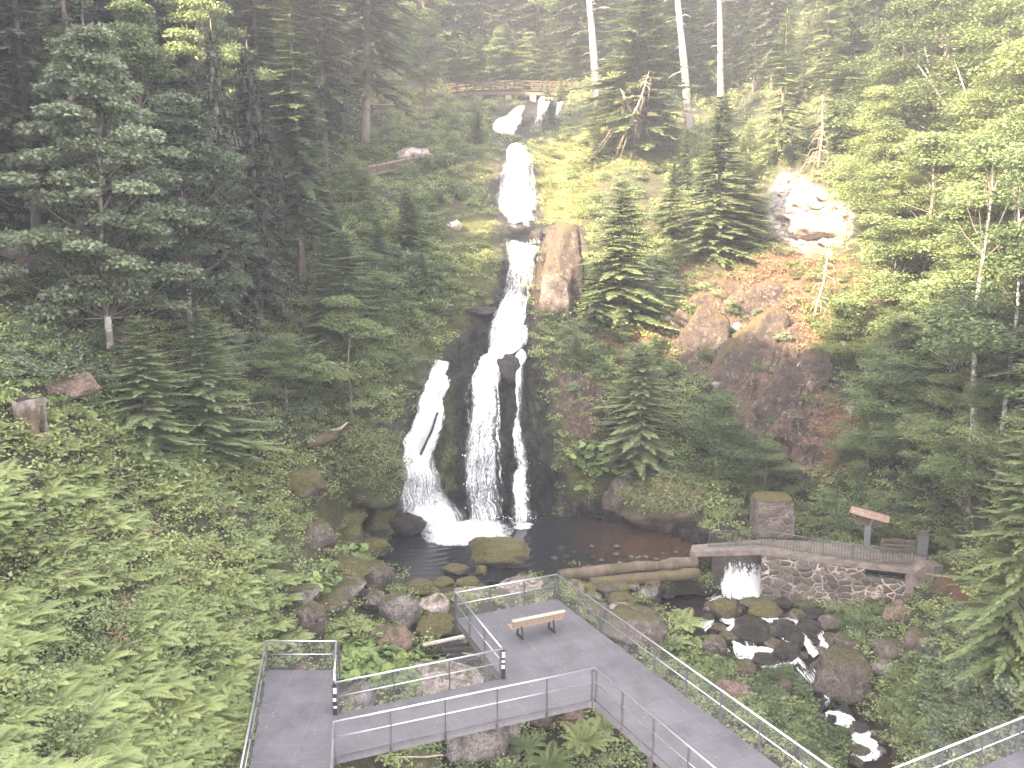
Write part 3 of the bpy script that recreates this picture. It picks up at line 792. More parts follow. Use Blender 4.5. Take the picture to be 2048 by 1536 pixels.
def fern_mesh(name, mat, L=1.05, nf=12, npin=15):
    Q = []; T = []
    a0 = rnd() * 6.28
    for k in range(nf):
        a = a0 + 6.283 * k / nf + (rnd() - .5) * .4
        o = np.array([math.cos(a), math.sin(a), 0.]); lat = np.array([-o[1], o[0], 0.])
        Lf = L * (.7 + .45 * rnd()); rise = .75 + .35 * rnd()
        t = np.linspace(.12, 1, npin)
        B = o[None] * (Lf * (.15 * t + .72 * t ** 1.5))[:, None]
        B[:, 2] = Lf * (rise * t - .62 * t ** 2.3 * rise)
        tg = np.gradient(B, axis=0); tg = norm(tg)
        up = norm(np.cross(tg, lat[None] * -1)); up = np.where(up[:, 2:] < 0, -up, up)
        pl = Lf * .22 * np.sin(np.pi * np.clip(t * .93 + .07, 0, 1)) ** .75 + .02
        for s in (-1, 1):
            d = s * lat[None] + tg * .45 - np.array([0, 0, .18])[None]
            Q.append(leaf_quads(B, d, up, pl, np.full(npin, Lf / npin * .78))); T.append(np.repeat((.25 + .5 * t + .2 * rnd())[:, None], 4, 1))
        Q.append(leaf_quads(B[:-1], np.diff(B, axis=0), up[:-1], np.linalg.norm(np.diff(B, axis=0), axis=1) * 1.02, np.full(npin - 1, .018)))
        T.append(np.full((npin - 1, 4), .95))
    return quads_mesh(name, np.concatenate(Q), mat, np.concatenate(T))


def round_leaf_mesh(name, mat, n=26, r=.7, leaf=.22, h=.45):
    """butterbur: round leaves held flat on stalks"""
    V = []; Fc = []; T = []
    for k in range(n):
        a = rnd() * 6.28; d = r * math.sqrt(rnd()); c = np.array([d * math.cos(a), d * math.sin(a), h * (.5 + .6 * rnd()) * (1 - .35 * d / r)])
        nr = norm(np.array([math.cos(a) * .45 * d / r, math.sin(a) * .45 * d / r, 1.]) + .3 * rng.normal(size=3))
        s = norm(np.cross(nr, [1, .3, 0])); b = np.cross(nr, s); rr = leaf * (.6 + .7 * rnd()); g0 = rnd() * 6.28; tt = .2 + .7 * rnd()
        ring = [c + (s * math.cos(g0 + g) + b * math.sin(g0 + g)) * rr * (1 + .08 * math.sin(3 * g)) - nr * rr * .0 for g in np.linspace(.25, 6.03, 9)]
        n0 = len(V); ce = c - nr * rr * .14
        V.append(ce); V += ring; T += [tt * .7] + [tt] * 9
        for i in range(0, 8, 2): Fc.append((n0, n0 + 1 + i, n0 + 2 + i, n0 + 3 + i))
    return quads_mesh(name, np.array(V), mat, np.array(T), Fq=np.array(Fc))


def rock_mesh(name, mat, seed, cuts=7, rough=.16, sub=4, boxy=.3):
    bm = bmesh.new(); bmesh.ops.create_icosphere(bm, subdivisions=sub, radius=1.0)
    rs = np.random.default_rng(seed); off = Vector(rs.random(3) * 50)
    pl = [(Vector(norm(rs.normal(size=3))), .58 + .30 * rs.random()) for _ in range(cuts)]
    for v in bm.verts:
        d = v.co.normalized()
        rad = 1 + boxy * (1 / max(abs(d.x), abs(d.y), abs(d.z)) - 1.3) * .6
        p = d * rad
        for n, k in pl:
            e = p.dot(n) - k
            if e > 0: p -= n * e * .92
        f = mnoise.fractal(d * 1.3 + off, 1.0, 2.0, 4) * rough * 1.2 + mnoise.fractal(d * 5 + off, .8, 2.2, 4) * rough * .32
        v.co = p * (1 + f)
    lo = [min(v.co[i] for v in bm.verts) for i in range(3)]; hi = [max(v.co[i] for v in bm.verts) for i in range(3)]
    for v in bm.verts:
        v.co = Vector(((v.co[i] - (lo[i] + hi[i]) / 2) * 2 / (hi[i] - lo[i]) for i in range(3)))
    me = bpy.data.meshes.new(name); bm.to_mesh(me); bm.free()
    me.materials.append(mat)
    me.polygons.foreach_set('use_smooth', [True] * len(me.polygons))
    return me


ROCKS = [rock_mesh('rock', RM['brown'], 100 + i, cuts=[5, 8, 10, 7, 6, 9, 4, 8][i], boxy=[.1, .5, .6, .3, .2, .5, .1, .4][i]) for i in range(8)]
FERNS = [fern_mesh('fern', LM['fern'], .95 + .1 * i, 11 + i, 20) for i in range(4)]
BRAMBLE = [shrub_mesh('bramble clump', LM['bramble'], .55, .45, 5, 22, .11, .30, .7) for i in range(5)]
UNDER = [shrub_mesh('undergrowth clump', LM['under'], .55, .55, 5, 13, .15, .30, .7) for i in range(6)]
GRASSY = [shrub_mesh('grass clump', LM['grass'], .5, .35, 5, 12, .24, .28, .8, .22) for i in range(4)]
BUTTER = [round_leaf_mesh('butterbur', LM['butterbur'], 26, .75, .19, .5) for i in range(3)]
SHRUBS = [shrub_mesh('shrub', LM['shrub'], 1.0, 1.5, 16, 85, .15, .42) for i in range(3)]
SHRUBS_L = [shrub_mesh('shrub', LM['broad_light'], 1.0, 1.5, 15, 80, .16, .42) for i in range(2)]
SHRUBS_D = [shrub_mesh('shrub', LM['maple'], 1.0, 1.4, 15, 85, .17, .42, .45) for i in range(3)]


class Proto:
    def __init__(self, h, trunk, crown, extra=None):
        self.h = h; self.trunk = trunk; self.crown = crown; self.extra = extra


def spruce_proto(h, r, mat, barkm, tr=None, stubs=0, bend=.01, **k):
    mb, _ = trunk_mb(h, tr or h * .013 + .02, bend, 8, .06, stubs=stubs)
    q, t = spruce(h, r, **k)
    return Proto(h, mb.mesh('trunk', BK[barkm], True), quads_mesh('crown', q, LM[mat], t))


def broad_proto(h, r, mat, barkm, **k):
    mb, lb, q, t = broad_tree(h, r, **k)
    return Proto(h, mb.mesh('trunk', BK[barkm], True), quads_mesh('crown', q, LM[mat], t), lb.mesh('limbwork', BK['brown'], True))


P = {
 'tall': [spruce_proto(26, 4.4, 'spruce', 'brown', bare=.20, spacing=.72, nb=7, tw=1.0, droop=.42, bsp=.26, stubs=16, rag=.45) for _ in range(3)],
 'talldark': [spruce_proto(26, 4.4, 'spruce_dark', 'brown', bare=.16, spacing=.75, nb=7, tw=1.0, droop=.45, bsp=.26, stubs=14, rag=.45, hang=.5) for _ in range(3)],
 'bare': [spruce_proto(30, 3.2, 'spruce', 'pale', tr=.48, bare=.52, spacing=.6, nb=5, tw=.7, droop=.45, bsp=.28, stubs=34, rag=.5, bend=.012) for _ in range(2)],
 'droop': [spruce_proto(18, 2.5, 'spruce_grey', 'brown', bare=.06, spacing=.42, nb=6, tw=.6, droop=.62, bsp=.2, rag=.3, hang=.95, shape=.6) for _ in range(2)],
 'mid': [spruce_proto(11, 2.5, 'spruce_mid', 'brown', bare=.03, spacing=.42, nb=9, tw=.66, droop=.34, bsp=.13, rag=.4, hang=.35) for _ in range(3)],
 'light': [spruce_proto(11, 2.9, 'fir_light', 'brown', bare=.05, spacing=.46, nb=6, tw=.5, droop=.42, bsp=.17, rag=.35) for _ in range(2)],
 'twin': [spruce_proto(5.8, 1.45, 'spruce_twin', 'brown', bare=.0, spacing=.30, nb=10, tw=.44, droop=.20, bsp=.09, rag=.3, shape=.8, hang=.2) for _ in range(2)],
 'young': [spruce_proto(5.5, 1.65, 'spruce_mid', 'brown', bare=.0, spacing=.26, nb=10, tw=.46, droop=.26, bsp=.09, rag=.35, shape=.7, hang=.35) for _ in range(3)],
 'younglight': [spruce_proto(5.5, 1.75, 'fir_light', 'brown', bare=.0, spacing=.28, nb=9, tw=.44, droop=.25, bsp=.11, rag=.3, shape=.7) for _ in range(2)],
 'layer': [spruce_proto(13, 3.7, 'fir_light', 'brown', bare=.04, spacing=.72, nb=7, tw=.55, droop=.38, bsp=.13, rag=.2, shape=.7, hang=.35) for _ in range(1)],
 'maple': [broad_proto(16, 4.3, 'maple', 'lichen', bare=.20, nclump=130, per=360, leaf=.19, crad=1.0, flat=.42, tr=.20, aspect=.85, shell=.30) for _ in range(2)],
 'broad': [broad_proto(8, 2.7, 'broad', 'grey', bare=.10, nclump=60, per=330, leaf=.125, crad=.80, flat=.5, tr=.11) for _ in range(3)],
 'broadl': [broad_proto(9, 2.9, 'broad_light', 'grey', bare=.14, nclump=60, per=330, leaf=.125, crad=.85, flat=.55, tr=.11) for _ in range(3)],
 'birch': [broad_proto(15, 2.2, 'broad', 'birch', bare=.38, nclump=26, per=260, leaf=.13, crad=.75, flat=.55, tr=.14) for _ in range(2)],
 'beech': [broad_proto(18, 5.0, 'broad', 'brown', bare=.14, nclump=80, per=330, leaf=.21, crad=1.2, flat=.35, tr=.25) for _ in range(2)],
}


def plant(kind, p, h, rz=None, var=None, name='spruce_tree', label=None, cat='tree', group=None, wide=1.0, tilt=(0, 0), barkm=None):
    """a tree of its own: an Empty with a trunk and a crown"""
    L = P[kind]; pr = L[int(rng.integers(len(L))) if var is None else var % len(L)]
    s = h / pr.h
    o = empty(name, p, rnd() * 6.28 if rz is None else rz)
    o.rotation_euler = (tilt[0], tilt[1], 0.0 if tilt != (0, 0) else o.rotation_euler.z); o.scale = (s * wide, s * wide, s)
    tr = link('trunk', pr.trunk, o); link('crown', pr.crown, o)
    if pr.extra: link('branch_lattice', pr.extra, o)
    if barkm:
        tr.material_slots[0].link = 'OBJECT'; tr.material_slots[0].material = BK[barkm]
    return tag(o, label, cat, group)


def single(meshes, name, p, s, label, cat, group=None, rz=None, mat=None, rot=(0, 0)):
    me = meshes[int(rng.integers(len(meshes)))] if isinstance(meshes, list) else meshes
    o = link(name, me)
    o.location = p; o.scale = s if hasattr(s, '__len__') else (s, s, s)
    o.rotation_euler = (rot[0], rot[1], rnd() * 6.28 if rz is None else rz)
    if mat:
        o.material_slots[0].link = 'OBJECT'; o.material_slots[0].material = mat
    return tag(o, label, cat, group)


def merged(name, mat, meshes, pts, scales, label, kind='stuff', norms=None):
    """ground cover nobody could count: many clumps in one mesh"""
    src = []
    for me in meshes:
        a = np.empty(len(me.vertices) * 3, np.float32); me.vertices.foreach_get('co', a)
        f = np.empty(len(me.polygons) * 4, np.int32); me.loops.foreach_get('vertex_index', f)
        t = np.empty(len(me.vertices), np.float32); me.attributes['tint'].data.foreach_get('value', t)
        src.append((a.reshape(-1, 3), f.reshape(-1, 4), t))
    VV = []; FF = []; TT = []; n0 = 0
    for p, s in zip(pts, scales):
        a, f, t = src[int(rng.integers(len(src)))]
        g = rnd() * 6.28; c, sn = math.cos(g) * s, math.sin(g) * s
        v = np.empty_like(a); v[:, 0] = a[:, 0] * c - a[:, 1] * sn; v[:, 1] = a[:, 0] * sn + a[:, 1] * c; v[:, 2] = a[:, 2] * s * (.8 + .4 * rnd())
        VV.append(v + np.asarray(p, np.float32)); FF.append(f + n0); n0 += len(a)
        TT.append(np.clip(t * (.7 + .6 * rnd()) + .25 * (rnd() - .5), 0, 1))
    o = link(name, quads_mesh(name, np.concatenate(VV), mat, np.concatenate(TT), Fq=np.concatenate(FF)))
    return tag(o, label, None, None, kind)


def in_poly(poly, x, y):
    r = False; j = len(poly) - 1
    for i in range(len(poly)):
        xi, yi = poly[i]; xj, yj = poly[j]
        if (yi > y) != (yj > y) and x < (xj - xi) * (y - yi) / (yj - yi + 1e-9) + xi: r = not r
        j = i
    return r


def scatter(poly, n, mind=0.0, tries=60):
    xs = [p[0] for p in poly]; ys = [p[1] for p in poly]; out = []
    for _ in range(n * tries):
        if len(out) >= n: break
        x = min(xs) + rnd() * (max(xs) - min(xs)); y = min(ys) + rnd() * (max(ys) - min(ys))
        if in_poly(poly, x, y) and all((x - a) ** 2 + ((y - b) * 1.4) ** 2 > mind * mind for a, b in out): out.append((x, y))
    return out
# ------------------------------------------------------------------ water
def foam_mat(name, thr=.5, streak=(7.0, .55), soft=.10, colr=(.90, .91, .93)):
    """falling white water: streaks and gaps by noise stretched along the flow"""
    t = NT(name)
    uv = t.n('ShaderNodeUVMap', uv_map='UVMap')
    de = t.n('ShaderNodeAttribute', attribute_name='dens')
    mp = t.n('ShaderNodeMapping', {'Vector': uv.outputs[0], 'Scale': (streak[0], streak[1], 1)})
    n1 = t.noise(mp, 1.0, 6, .68, .5)
    mp2 = t.n('ShaderNodeMapping', {'Vector': uv.outputs[0], 'Scale': (streak[0] * 1.3, streak[1] * 5.5, 1)})
    n2 = t.noise(mp2, 1.6, 4, .65, .3)
    s = t.math('ADD', t.math('MULTIPLY', n1.outputs[0], .62), t.math('MULTIPLY', n2.outputs[0], .38))
    s2 = t.math('ADD', t.math('MULTIPLY', t.math('SUBTRACT', s, .5), 2.3), .5)
    f = t.math('ADD', s2, t.math('SUBTRACT', de.outputs['Fac'], thr))
    a = t.ramp(f, [(.5 - soft, 0), (.5 + soft, 1)]).outputs[0]
    c = t.ramp(n2.outputs[0], [(.3, tuple(x * .82 for x in colr)), (.6, colr)]).outputs[0]
    d = t.n('ShaderNodeBsdfPrincipled', {'Base Color': c, 'Roughness': .45, 'Normal': t.bump(s, .5, .08).outputs[0]})
    tl = t.n('ShaderNodeBsdfTranslucent', {'Color': (.9, .91, .93, 1)})
    w = t.n('ShaderNodeMixShader', {0: .25, 1: d.outputs[0], 2: tl.outputs[0]})
    tr = t.n('ShaderNodeBsdfTransparent')
    return t.done(t.n('ShaderNodeMixShader', {0: a, 1: tr.outputs[0], 2: w.outputs[0]}))


M_FOAM = foam_mat('white falling water')
M_FOAMH = foam_mat('foam on water', .5, (3.2, 1.6), .26)
M_VEIL = foam_mat('thin veil of falling water', .62, (4.0, .4), .55)


def water_mat(name, base=(.018, .019, .021), bank=(.055, .032, .02), wscale=1.1, strength=.40):
    t = NT(name)
    pos = t.n('ShaderNodeNewGeometry').outputs['Position']
    n1 = t.noise(pos, wscale, 5, .6, .8)
    mp = t.n('ShaderNodeMapping', {'Vector': pos, 'Location': (6.3, -55.6, 0)})
    wv = t.n('ShaderNodeTexWave', {'Vector': mp, 'Scale': .55, 'Distortion': 3.5, 'Detail': 3, 'Detail Scale': 1.2}, wave_type='RINGS', rings_direction='SPHERICAL')
    h = t.math('ADD', t.math('MULTIPLY', n1.outputs[0], .9), t.math('MULTIPLY', wv.outputs[1], .35))
    sx = t.n('ShaderNodeSeparateXYZ', {0: pos})
    n2 = t.noise(pos, .5, 5, .6)
    f = t.math('ADD', t.n('ShaderNodeMapRange', {'Value': sx.outputs[0], 'From Min': 0, 'From Max': 9, 'To Min': -.4, 'To Max': .25}).outputs[0], n2.outputs[0])
    c = t.mix(t.ramp(f, [(.35, 0), (.7, 1)]).outputs[0], base, bank)
    p = t.n('ShaderNodeBsdfPrincipled', {'Base Color': c, 'Roughness': .10, 'IOR': 1.33, 'Normal': t.bump(h, strength, .12).outputs[0]})
    return t.done(p)


M_WATER = water_mat('dark pool water')
M_STREAM = water_mat('dark stream water', (.022, .020, .022), (.030, .020, .016), 2.4, .45)


def pushed(u, v, off):
    """ground point seen at (u,v), moved off metres toward the viewer side of the rock"""
    p = samp(GP, u, v); n = samp(GN, u, v)
    return p + norm(n) * off


def fall(rows, off=.3, name='waterfall', mat=None, label=None, nseg=14, step=6, mar=7):
    """rows: (v, u_left, u_right, density)"""
    r = np.array(rows, float)
    vs = np.arange(r[0, 0], r[-1, 0] + .1, step)
    ul = np.interp(vs, r[:, 0], r[:, 1]); ur = np.interp(vs, r[:, 0], r[:, 2]); dn = np.interp(vs, r[:, 0], r[:, 3])
    Pts = []; UV = []; DE = []
    acc = 0.0; last = None
    for i, v in enumerate(vs):
        j1 = (mnoise.noise(Vector((v * .09, 1.7, rows[0][1] * .1)))) * 3; j2 = (mnoise.noise(Vector((v * .09, 9.1, rows[0][1] * .1)))) * 3
        us = np.linspace(ul[i] + j1 - mar, ur[i] + j2 + mar, nseg + 1)
        pp = pushed(us, np.full(nseg + 1, v), off)
        x = np.linspace(-1, 1, nseg + 1)
        k = norm(np.array([0, 0, CAMZ]) - pp.mean(0))
        bulge = .22 * (1 - x ** 2) + .10 * np.array([mnoise.noise(Vector((q * 2.0, v * .05, 4.4))) for q in x])
        pp = pp + k * bulge[:, None] * (off / .3)
        c = pp.mean(0)
        if last is not None: acc += float(np.linalg.norm(c - last))
        last = c
        w = float(np.linalg.norm(pp[-1] - pp[0]))
        Pts.append(pp); UV.append(np.stack([(x + 1) / 2 * w, np.full(nseg + 1, -acc)], -1))
        e = np.clip((1 - np.abs(x)) / max(.2, min(.8, .6 / max(w / 2, .2))), 0, 1)
        DE.append(dn[i] * (.35 + .65 * e) - .28 * (1 - e))
    Pts = np.array(Pts); n = nseg + 1
    ix = np.arange(len(vs) * n).reshape(len(vs), n)
    fq = np.stack([ix[:-1, :-1], ix[1:, :-1], ix[1:, 1:], ix[:-1, 1:]], -1).reshape(-1, 4)
    me = quads_mesh(name, Pts.reshape(-1, 3), mat or M_FOAM, Fq=fq, smooth=True)
    put_uv_dens(me, np.array(UV).reshape(-1, 2), np.array(DE).ravel())
    o = link(name, me)
    return tag(o, label, kind='structure')


def put_uv_dens(me, UV, DE):
    li = np.empty(len(me.loops), np.int32); me.loops.foreach_get('vertex_index', li)
    l = me.uv_layers.new(name='UVMap'); l.data.foreach_set('uv', UV[li].astype(np.float32).ravel())
    a = me.attributes.new('dens', 'FLOAT', 'POINT'); a.data.foreach_set('value', DE.astype(np.float32))


fall([(726,868,888,.9),(770,852,889,.95),(820,832,880,.95),(870,812,868,.95),(905,801,860,.95),(920,795,852,.9),(935,797,852,.7),(960,798,858,.52),(990,798,872,.5),(1015,800,890,.55),(1030,806,905,.8),(1046,832,928,.95),(1062,852,950,.9)],
     label='broad white cascade sliding down the rock on the fern side of the lower fall', mar=10)
fall([(868,858,872,.5),(890,852,866,.62),(912,842,858,.8)], .28, label='thin trickle joining the sliding cascade beside a dark leaning branch', nseg=6)
fall([(700,988,1030,.95),(722,966,1004,.95),(745,948,994,.85),(800,946,988,.78),(860,937,990,.54),(930,930,990,.45),(1000,930,992,.44),(1044,940,996,.47)],
     .38, label='middle veil of the lower fall breaking into streaks over dark rock')
fall([(735,948,958,.35),(780,934,944,.33),(830,932,942,.30),(900,930,944,.25)], .35, label='side trickle beside the middle veil', nseg=5)
fall([(706,1038,1052,.9),(740,1034,1050,.75),(790,1031,1048,.62),(860,1029,1046,.56),(930,1028,1048,.62),(960,1026,1055,.9),(1005,1027,1057,.95),(1020,1028,1059,.6),(1046,1029,1062,.52)],
     .38, label='narrow strand falling free at the pool end of the lower fall', nseg=8, mar=5)
fall([(492,1021,1077,.30),(503,1018,1076,.75),(525,1014,1074,.66),(560,1011,1069,.40),(595,1007,1054,.37),(612,994,1048,.7),(625,991,1047,.98),(690,988,1046,.98),(706,990,1040,.9),(716,984,1030,.85)],
     .35, label='white middle cascade dropping from a straight stone lip', mar=4)
fall([(296,1030,1052,.7),(306,1013,1053,.85),(318,1012,1052,.95),(340,1018,1055,.85),(370,1003,1060,.62),(400,994,1063,.58),(425,990,1066,.78),(438,996,1067,.75),(447,1026,1068,.6),(466,1046,1068,.45)],
     .4, label='upper cascade spreading over a dark rock face', mar=3)
fall([(470,1012,1092,.22),(478,1014,1095,.25),(492,1020,1080,.5)], .18, label='thin sheet running over the ledge below the upper cascade')
fall([(222,1036,1052,.6),(236,1005,1050,.66),(252,985,1047,.62),(268,978,1042,.62),(280,1008,1038,.4)], .4, label='short sunlit cascade under the wooden bridge, spreading wide', mar=2)
fall([(203,1084,1102,.75),(218,1076,1098,.6),(240,1072,1084,.5),(266,1066,1078,.35)], .4, label='thin split trickle under the middle of the wooden bridge', nseg=8)
fall([(214,1113,1126,.7),(228,1110,1122,.5),(250,1106,1114,.3)], .4, label='thin trickle under the sunlit end of the wooden bridge', nseg=6)


def veils():
    for rows, mar in (([(726,866,890,.6),(820,830,882,.6),(905,798,864,.6),(935,794,862,.5),(1015,794,900,.5),(1046,812,940,.6)], 9), ([(712,968,1010,.55),(800,942,992,.5),(930,926,994,.42),(1044,934,998,.45)], 6),
                      ([(712,1036,1052,.4),(860,1028,1048,.4),(1005,1026,1058,.55),(1046,1028,1062,.5)], 5), ([(492,1018,1078,.2),(560,1010,1070,.28),(600,1006,1054,.30),(640,988,1050,.65),(700,984,1052,.65)], 10), ([(300,1016,1056,.4),(400,990,1068,.36),(450,1010,1072,.4)], 6)):
        fall(rows, .24, mat=M_VEIL, label='thin translucent veil of water and spray round the white cascades', nseg=10, mar=mar)


veils()


def strands():
    for k, (rows, lab) in enumerate((
        ([(618,985,996,.3),(650,980,992,.42),(700,978,992,.45),(725,968,980,.3)], 'broken spray along the flank of the white middle cascade'),
        ([(610,1044,1056,.35),(660,1044,1054,.42),(705,1042,1056,.4)], 'thin spray edge of the white middle cascade'),
        ([(330,1050,1064,.35),(380,1058,1070,.45),(430,1062,1076,.4)], 'spray edge of the upper cascade on the sunlit bank side'),
        ([(800,840,852,.3),(860,812,824,.4),(905,794,806,.45),(930,790,802,.35)], 'spray edge of the sliding cascade'),
        ([(760,985,998,.35),(830,986,996,.45),(930,990,1000,.42),(1030,992,1002,.4)], 'loose strand at the edge of the middle veil'))):
        fall(rows, .42, label=lab, nseg=5, mar=4)
    mb = MB(); rs = np.random.default_rng(5)
    for u0, v0, du, dv, n in ((905, 1046, 70, 10, 46), (975, 1040, 30, 12, 40), (1045, 1038, 22, 12, 36), (1045, 960, 14, 50, 26), (960, 960, 36, 70, 60), (830, 990, 40, 40, 40), (1490, 1185, 46, 14, 40), (1020, 650, 40, 50, 30), (1030, 400, 46, 50, 30)):
        for _ in range(n):
            u = u0 + rs.normal() * du * .6; v = v0 + rs.normal() * dv * .6
            p = Vector(samp(GP, u, v)); p = p + (Vector((0, 0, CAMZ)) - p).normalized() * (.35 + .5 * rs.random()); p.z = max(p.z, -3.9 if u0 < 1400 else -5.9); r_ = .025 + .035 * rs.random()
            mb.box(p, (r_, r_, r_ * (1 + rs.random())), rz=rs.random() * 3)
    sp_ = mb.build('spray', simple('spray drops', (.85, .87, .9), .3, 0, .05, 10), smooth=False)
    tag(sp_, 'white drops of spray thrown off the falling water', kind='stuff')


strands()


def flat_water(name, poly, z, mat, label):
    pts = [at_z(u, v, z) for u, v in poly]
    bm = bmesh.new(); f = bm.faces.new([bm.verts.new(p) for p in pts])
    if f.normal.z < 0: f.normal_flip()
    bmesh.ops.triangulate(bm, faces=bm.faces[:])
    me = bpy.data.meshes.new(name); bm.to_mesh(me); bm.free(); me.materials.append(mat)
    return tag(link(name, me), label, kind='structure')


flat_water('pool', [(770,1165),(765,1080),(845,1030),(1000,1028),(1200,1035),(1320,1050),(1420,1078),(1535,1097),(1531,1104),(1445,1105),(1405,1124),(1260,1134),(1110,1150),(1000,1164),(900,1176),(820,1182)], -4.0, M_WATER,
           'dark rippled plunge pool at the foot of the waterfall')
flat_water('ditch_water', [(812,1290),(930,1262),(960,1285),(960,1320),(900,1330),(830,1315)], -4.35, M_STREAM, 'still dark water between the boulders beside the platform')


def sheet(rows, z_of, name, mat, label, nseg=10, sub=4, lift=0.0, dens=None, seed=0, kind='structure'):
    """water surface following rows (v,u_left,u_right)"""
    r = np.array([q[:3] for q in rows], float)
    vs = np.concatenate([np.linspace(r[i, 0], r[i + 1, 0], sub, endpoint=False) for i in range(len(r) - 1)] + [r[-1:, 0]])
    k = np.arange(len(r)); kk = np.concatenate([np.linspace(i, i + 1, sub, endpoint=False) for i in range(len(r) - 1)] + [[len(r) - 1.]])
    ul = np.interp(kk, k, r[:, 1]); ur = np.interp(kk, k, r[:, 2])
    V = []; UV = []; DE = []
    for i, v in enumerate(vs):
        us = np.linspace(ul[i], ur[i], nseg + 1)
        zz = z_of(v, us) + lift
        pp = np.array([unproj(u, v, depth_z(v, z)) for u, z in zip(us, zz)])
        V.append(pp); x = np.linspace(-1, 1, nseg + 1)
        UV.append(np.stack([pp[:, 0], pp[:, 1]], -1))
        e = np.clip((1 - np.abs(x)) / .5, 0, 1); en = np.clip(min(i, len(vs) - 1 - i) / (sub * .8), 0, 1)
        dd = dens if dens is not None else 1
        DE.append(dd * (.4 + .6 * e) * (.5 + .5 * en) - .2 * (1 - e) - .15 * (1 - en))
    V = np.array(V); n = nseg + 1; ix = np.arange(len(vs) * n).reshape(len(vs), n)
    fq = np.stack([ix[:-1, :-1], ix[1:, :-1], ix[1:, 1:], ix[:-1, 1:]], -1).reshape(-1, 4)
    me = quads_mesh(name, V.reshape(-1, 3), mat, Fq=fq, smooth=True)
    put_uv_dens(me, np.array(UV).reshape(-1, 2), np.array(DE).ravel())
    return tag(link(name, me), label, kind=kind)


ZS = lambda v, us: np.interp(v, [r[0] for r in STREAM_ROWS], [r[3] for r in STREAM_ROWS]) + np.zeros_like(us)
sheet([(r[0], r[1] - 18, r[2] + 18) for r in STREAM_ROWS], ZS, 'stream', M_STREAM, 'dark stream tumbling between boulders below the weir', nseg=16)
# foam lying on the pool under the falls
sheet([(1022,790,935),(1038,805,1000),(1050,828,1022),(1062,838,1030),(1074,842,1028),(1084,850,1000),(1092,868,945)], lambda v, us: np.full_like(us, -3.97), 'foam', M_FOAMH, 'white foam spreading on the pool at the foot of the falls', dens=1.0)
sheet([(1041,1012,1064),(1048,1022,1072),(1056,1020,1068),(1060,1030,1050)], lambda v, us: np.full_like(us, -3.965), 'foam', M_FOAMH, 'small white splash patch under the narrow strand', dens=.72, nseg=6)

# the weir under the footbridge: water sheet dropping from the pool to the stream
def weir():
    n = 14; V = []; UV = []; DE = []
    a = at_z(1440, 1110, -3.98); b = at_z(1530, 1110, -3.98)
    fwd = Vector((b - a)).normalized().cross(Vector((0, 0, 1)))
    if fwd.y > 0: fwd = -fwd
    prof = [(-.5, -3.95, .0), (0, -3.97, .05), (.12, -4.15, .18), (.22, -4.5, .46), (.3, -4.9, .58), (.4, -5.3, .76), (.75, -5.62, .98), (1.15, -5.85, .95), (1.6, -5.96, .7), (2.0, -5.97, .3)]
    for i, (f, z, d) in enumerate(prof):
        for k in range(n + 1):
            x = k / n; sp = 1 + .12 * max(0, f)
            p = a.lerp(b, .5 + (x - .5) * sp); p = Vector((p.x, p.y, 0)) + fwd * (f + .12 * mnoise.noise(Vector((x * 5, z, 2)))); p.z = z + .06 * mnoise.noise(Vector((x * 9, z * 3, 7)))
            V.append(p); UV.append((x * 2.4, z * 1.2 - f)); e = min(1, min(x, 1 - x) / .12)
            DE.append(d * (.5 + .5 * e) - .2 * (1 - e))
    m = n + 1; ix = np.arange(len(prof) * m).reshape(len(prof), m)
    fq = np.stack([ix[:-1, :-1], ix[1:, :-1], ix[1:, 1:], ix[:-1, 1:]], -1).reshape(-1, 4)
    me = quads_mesh('weir_water', np.array([tuple(v) for v in V]), M_FOAM, Fq=fq, smooth=True)
    put_uv_dens(me, np.array(UV), np.array(DE))
    tag(link('weir_water', me), 'white water pouring over the weir under the footbridge', kind='structure')
    # concrete sill the water runs over
    mb = MB(); c = (a + b) / 2 - fwd * .42
    mb.box((c.x, c.y, -5.05), (3.6, .5, 2.05), rz=math.atan2(b.y - a.y, b.x - a.x))
    tag(mb.build('weir', M_CONCDARK), 'dark wet concrete weir under the footbridge', 'weir')


weir()


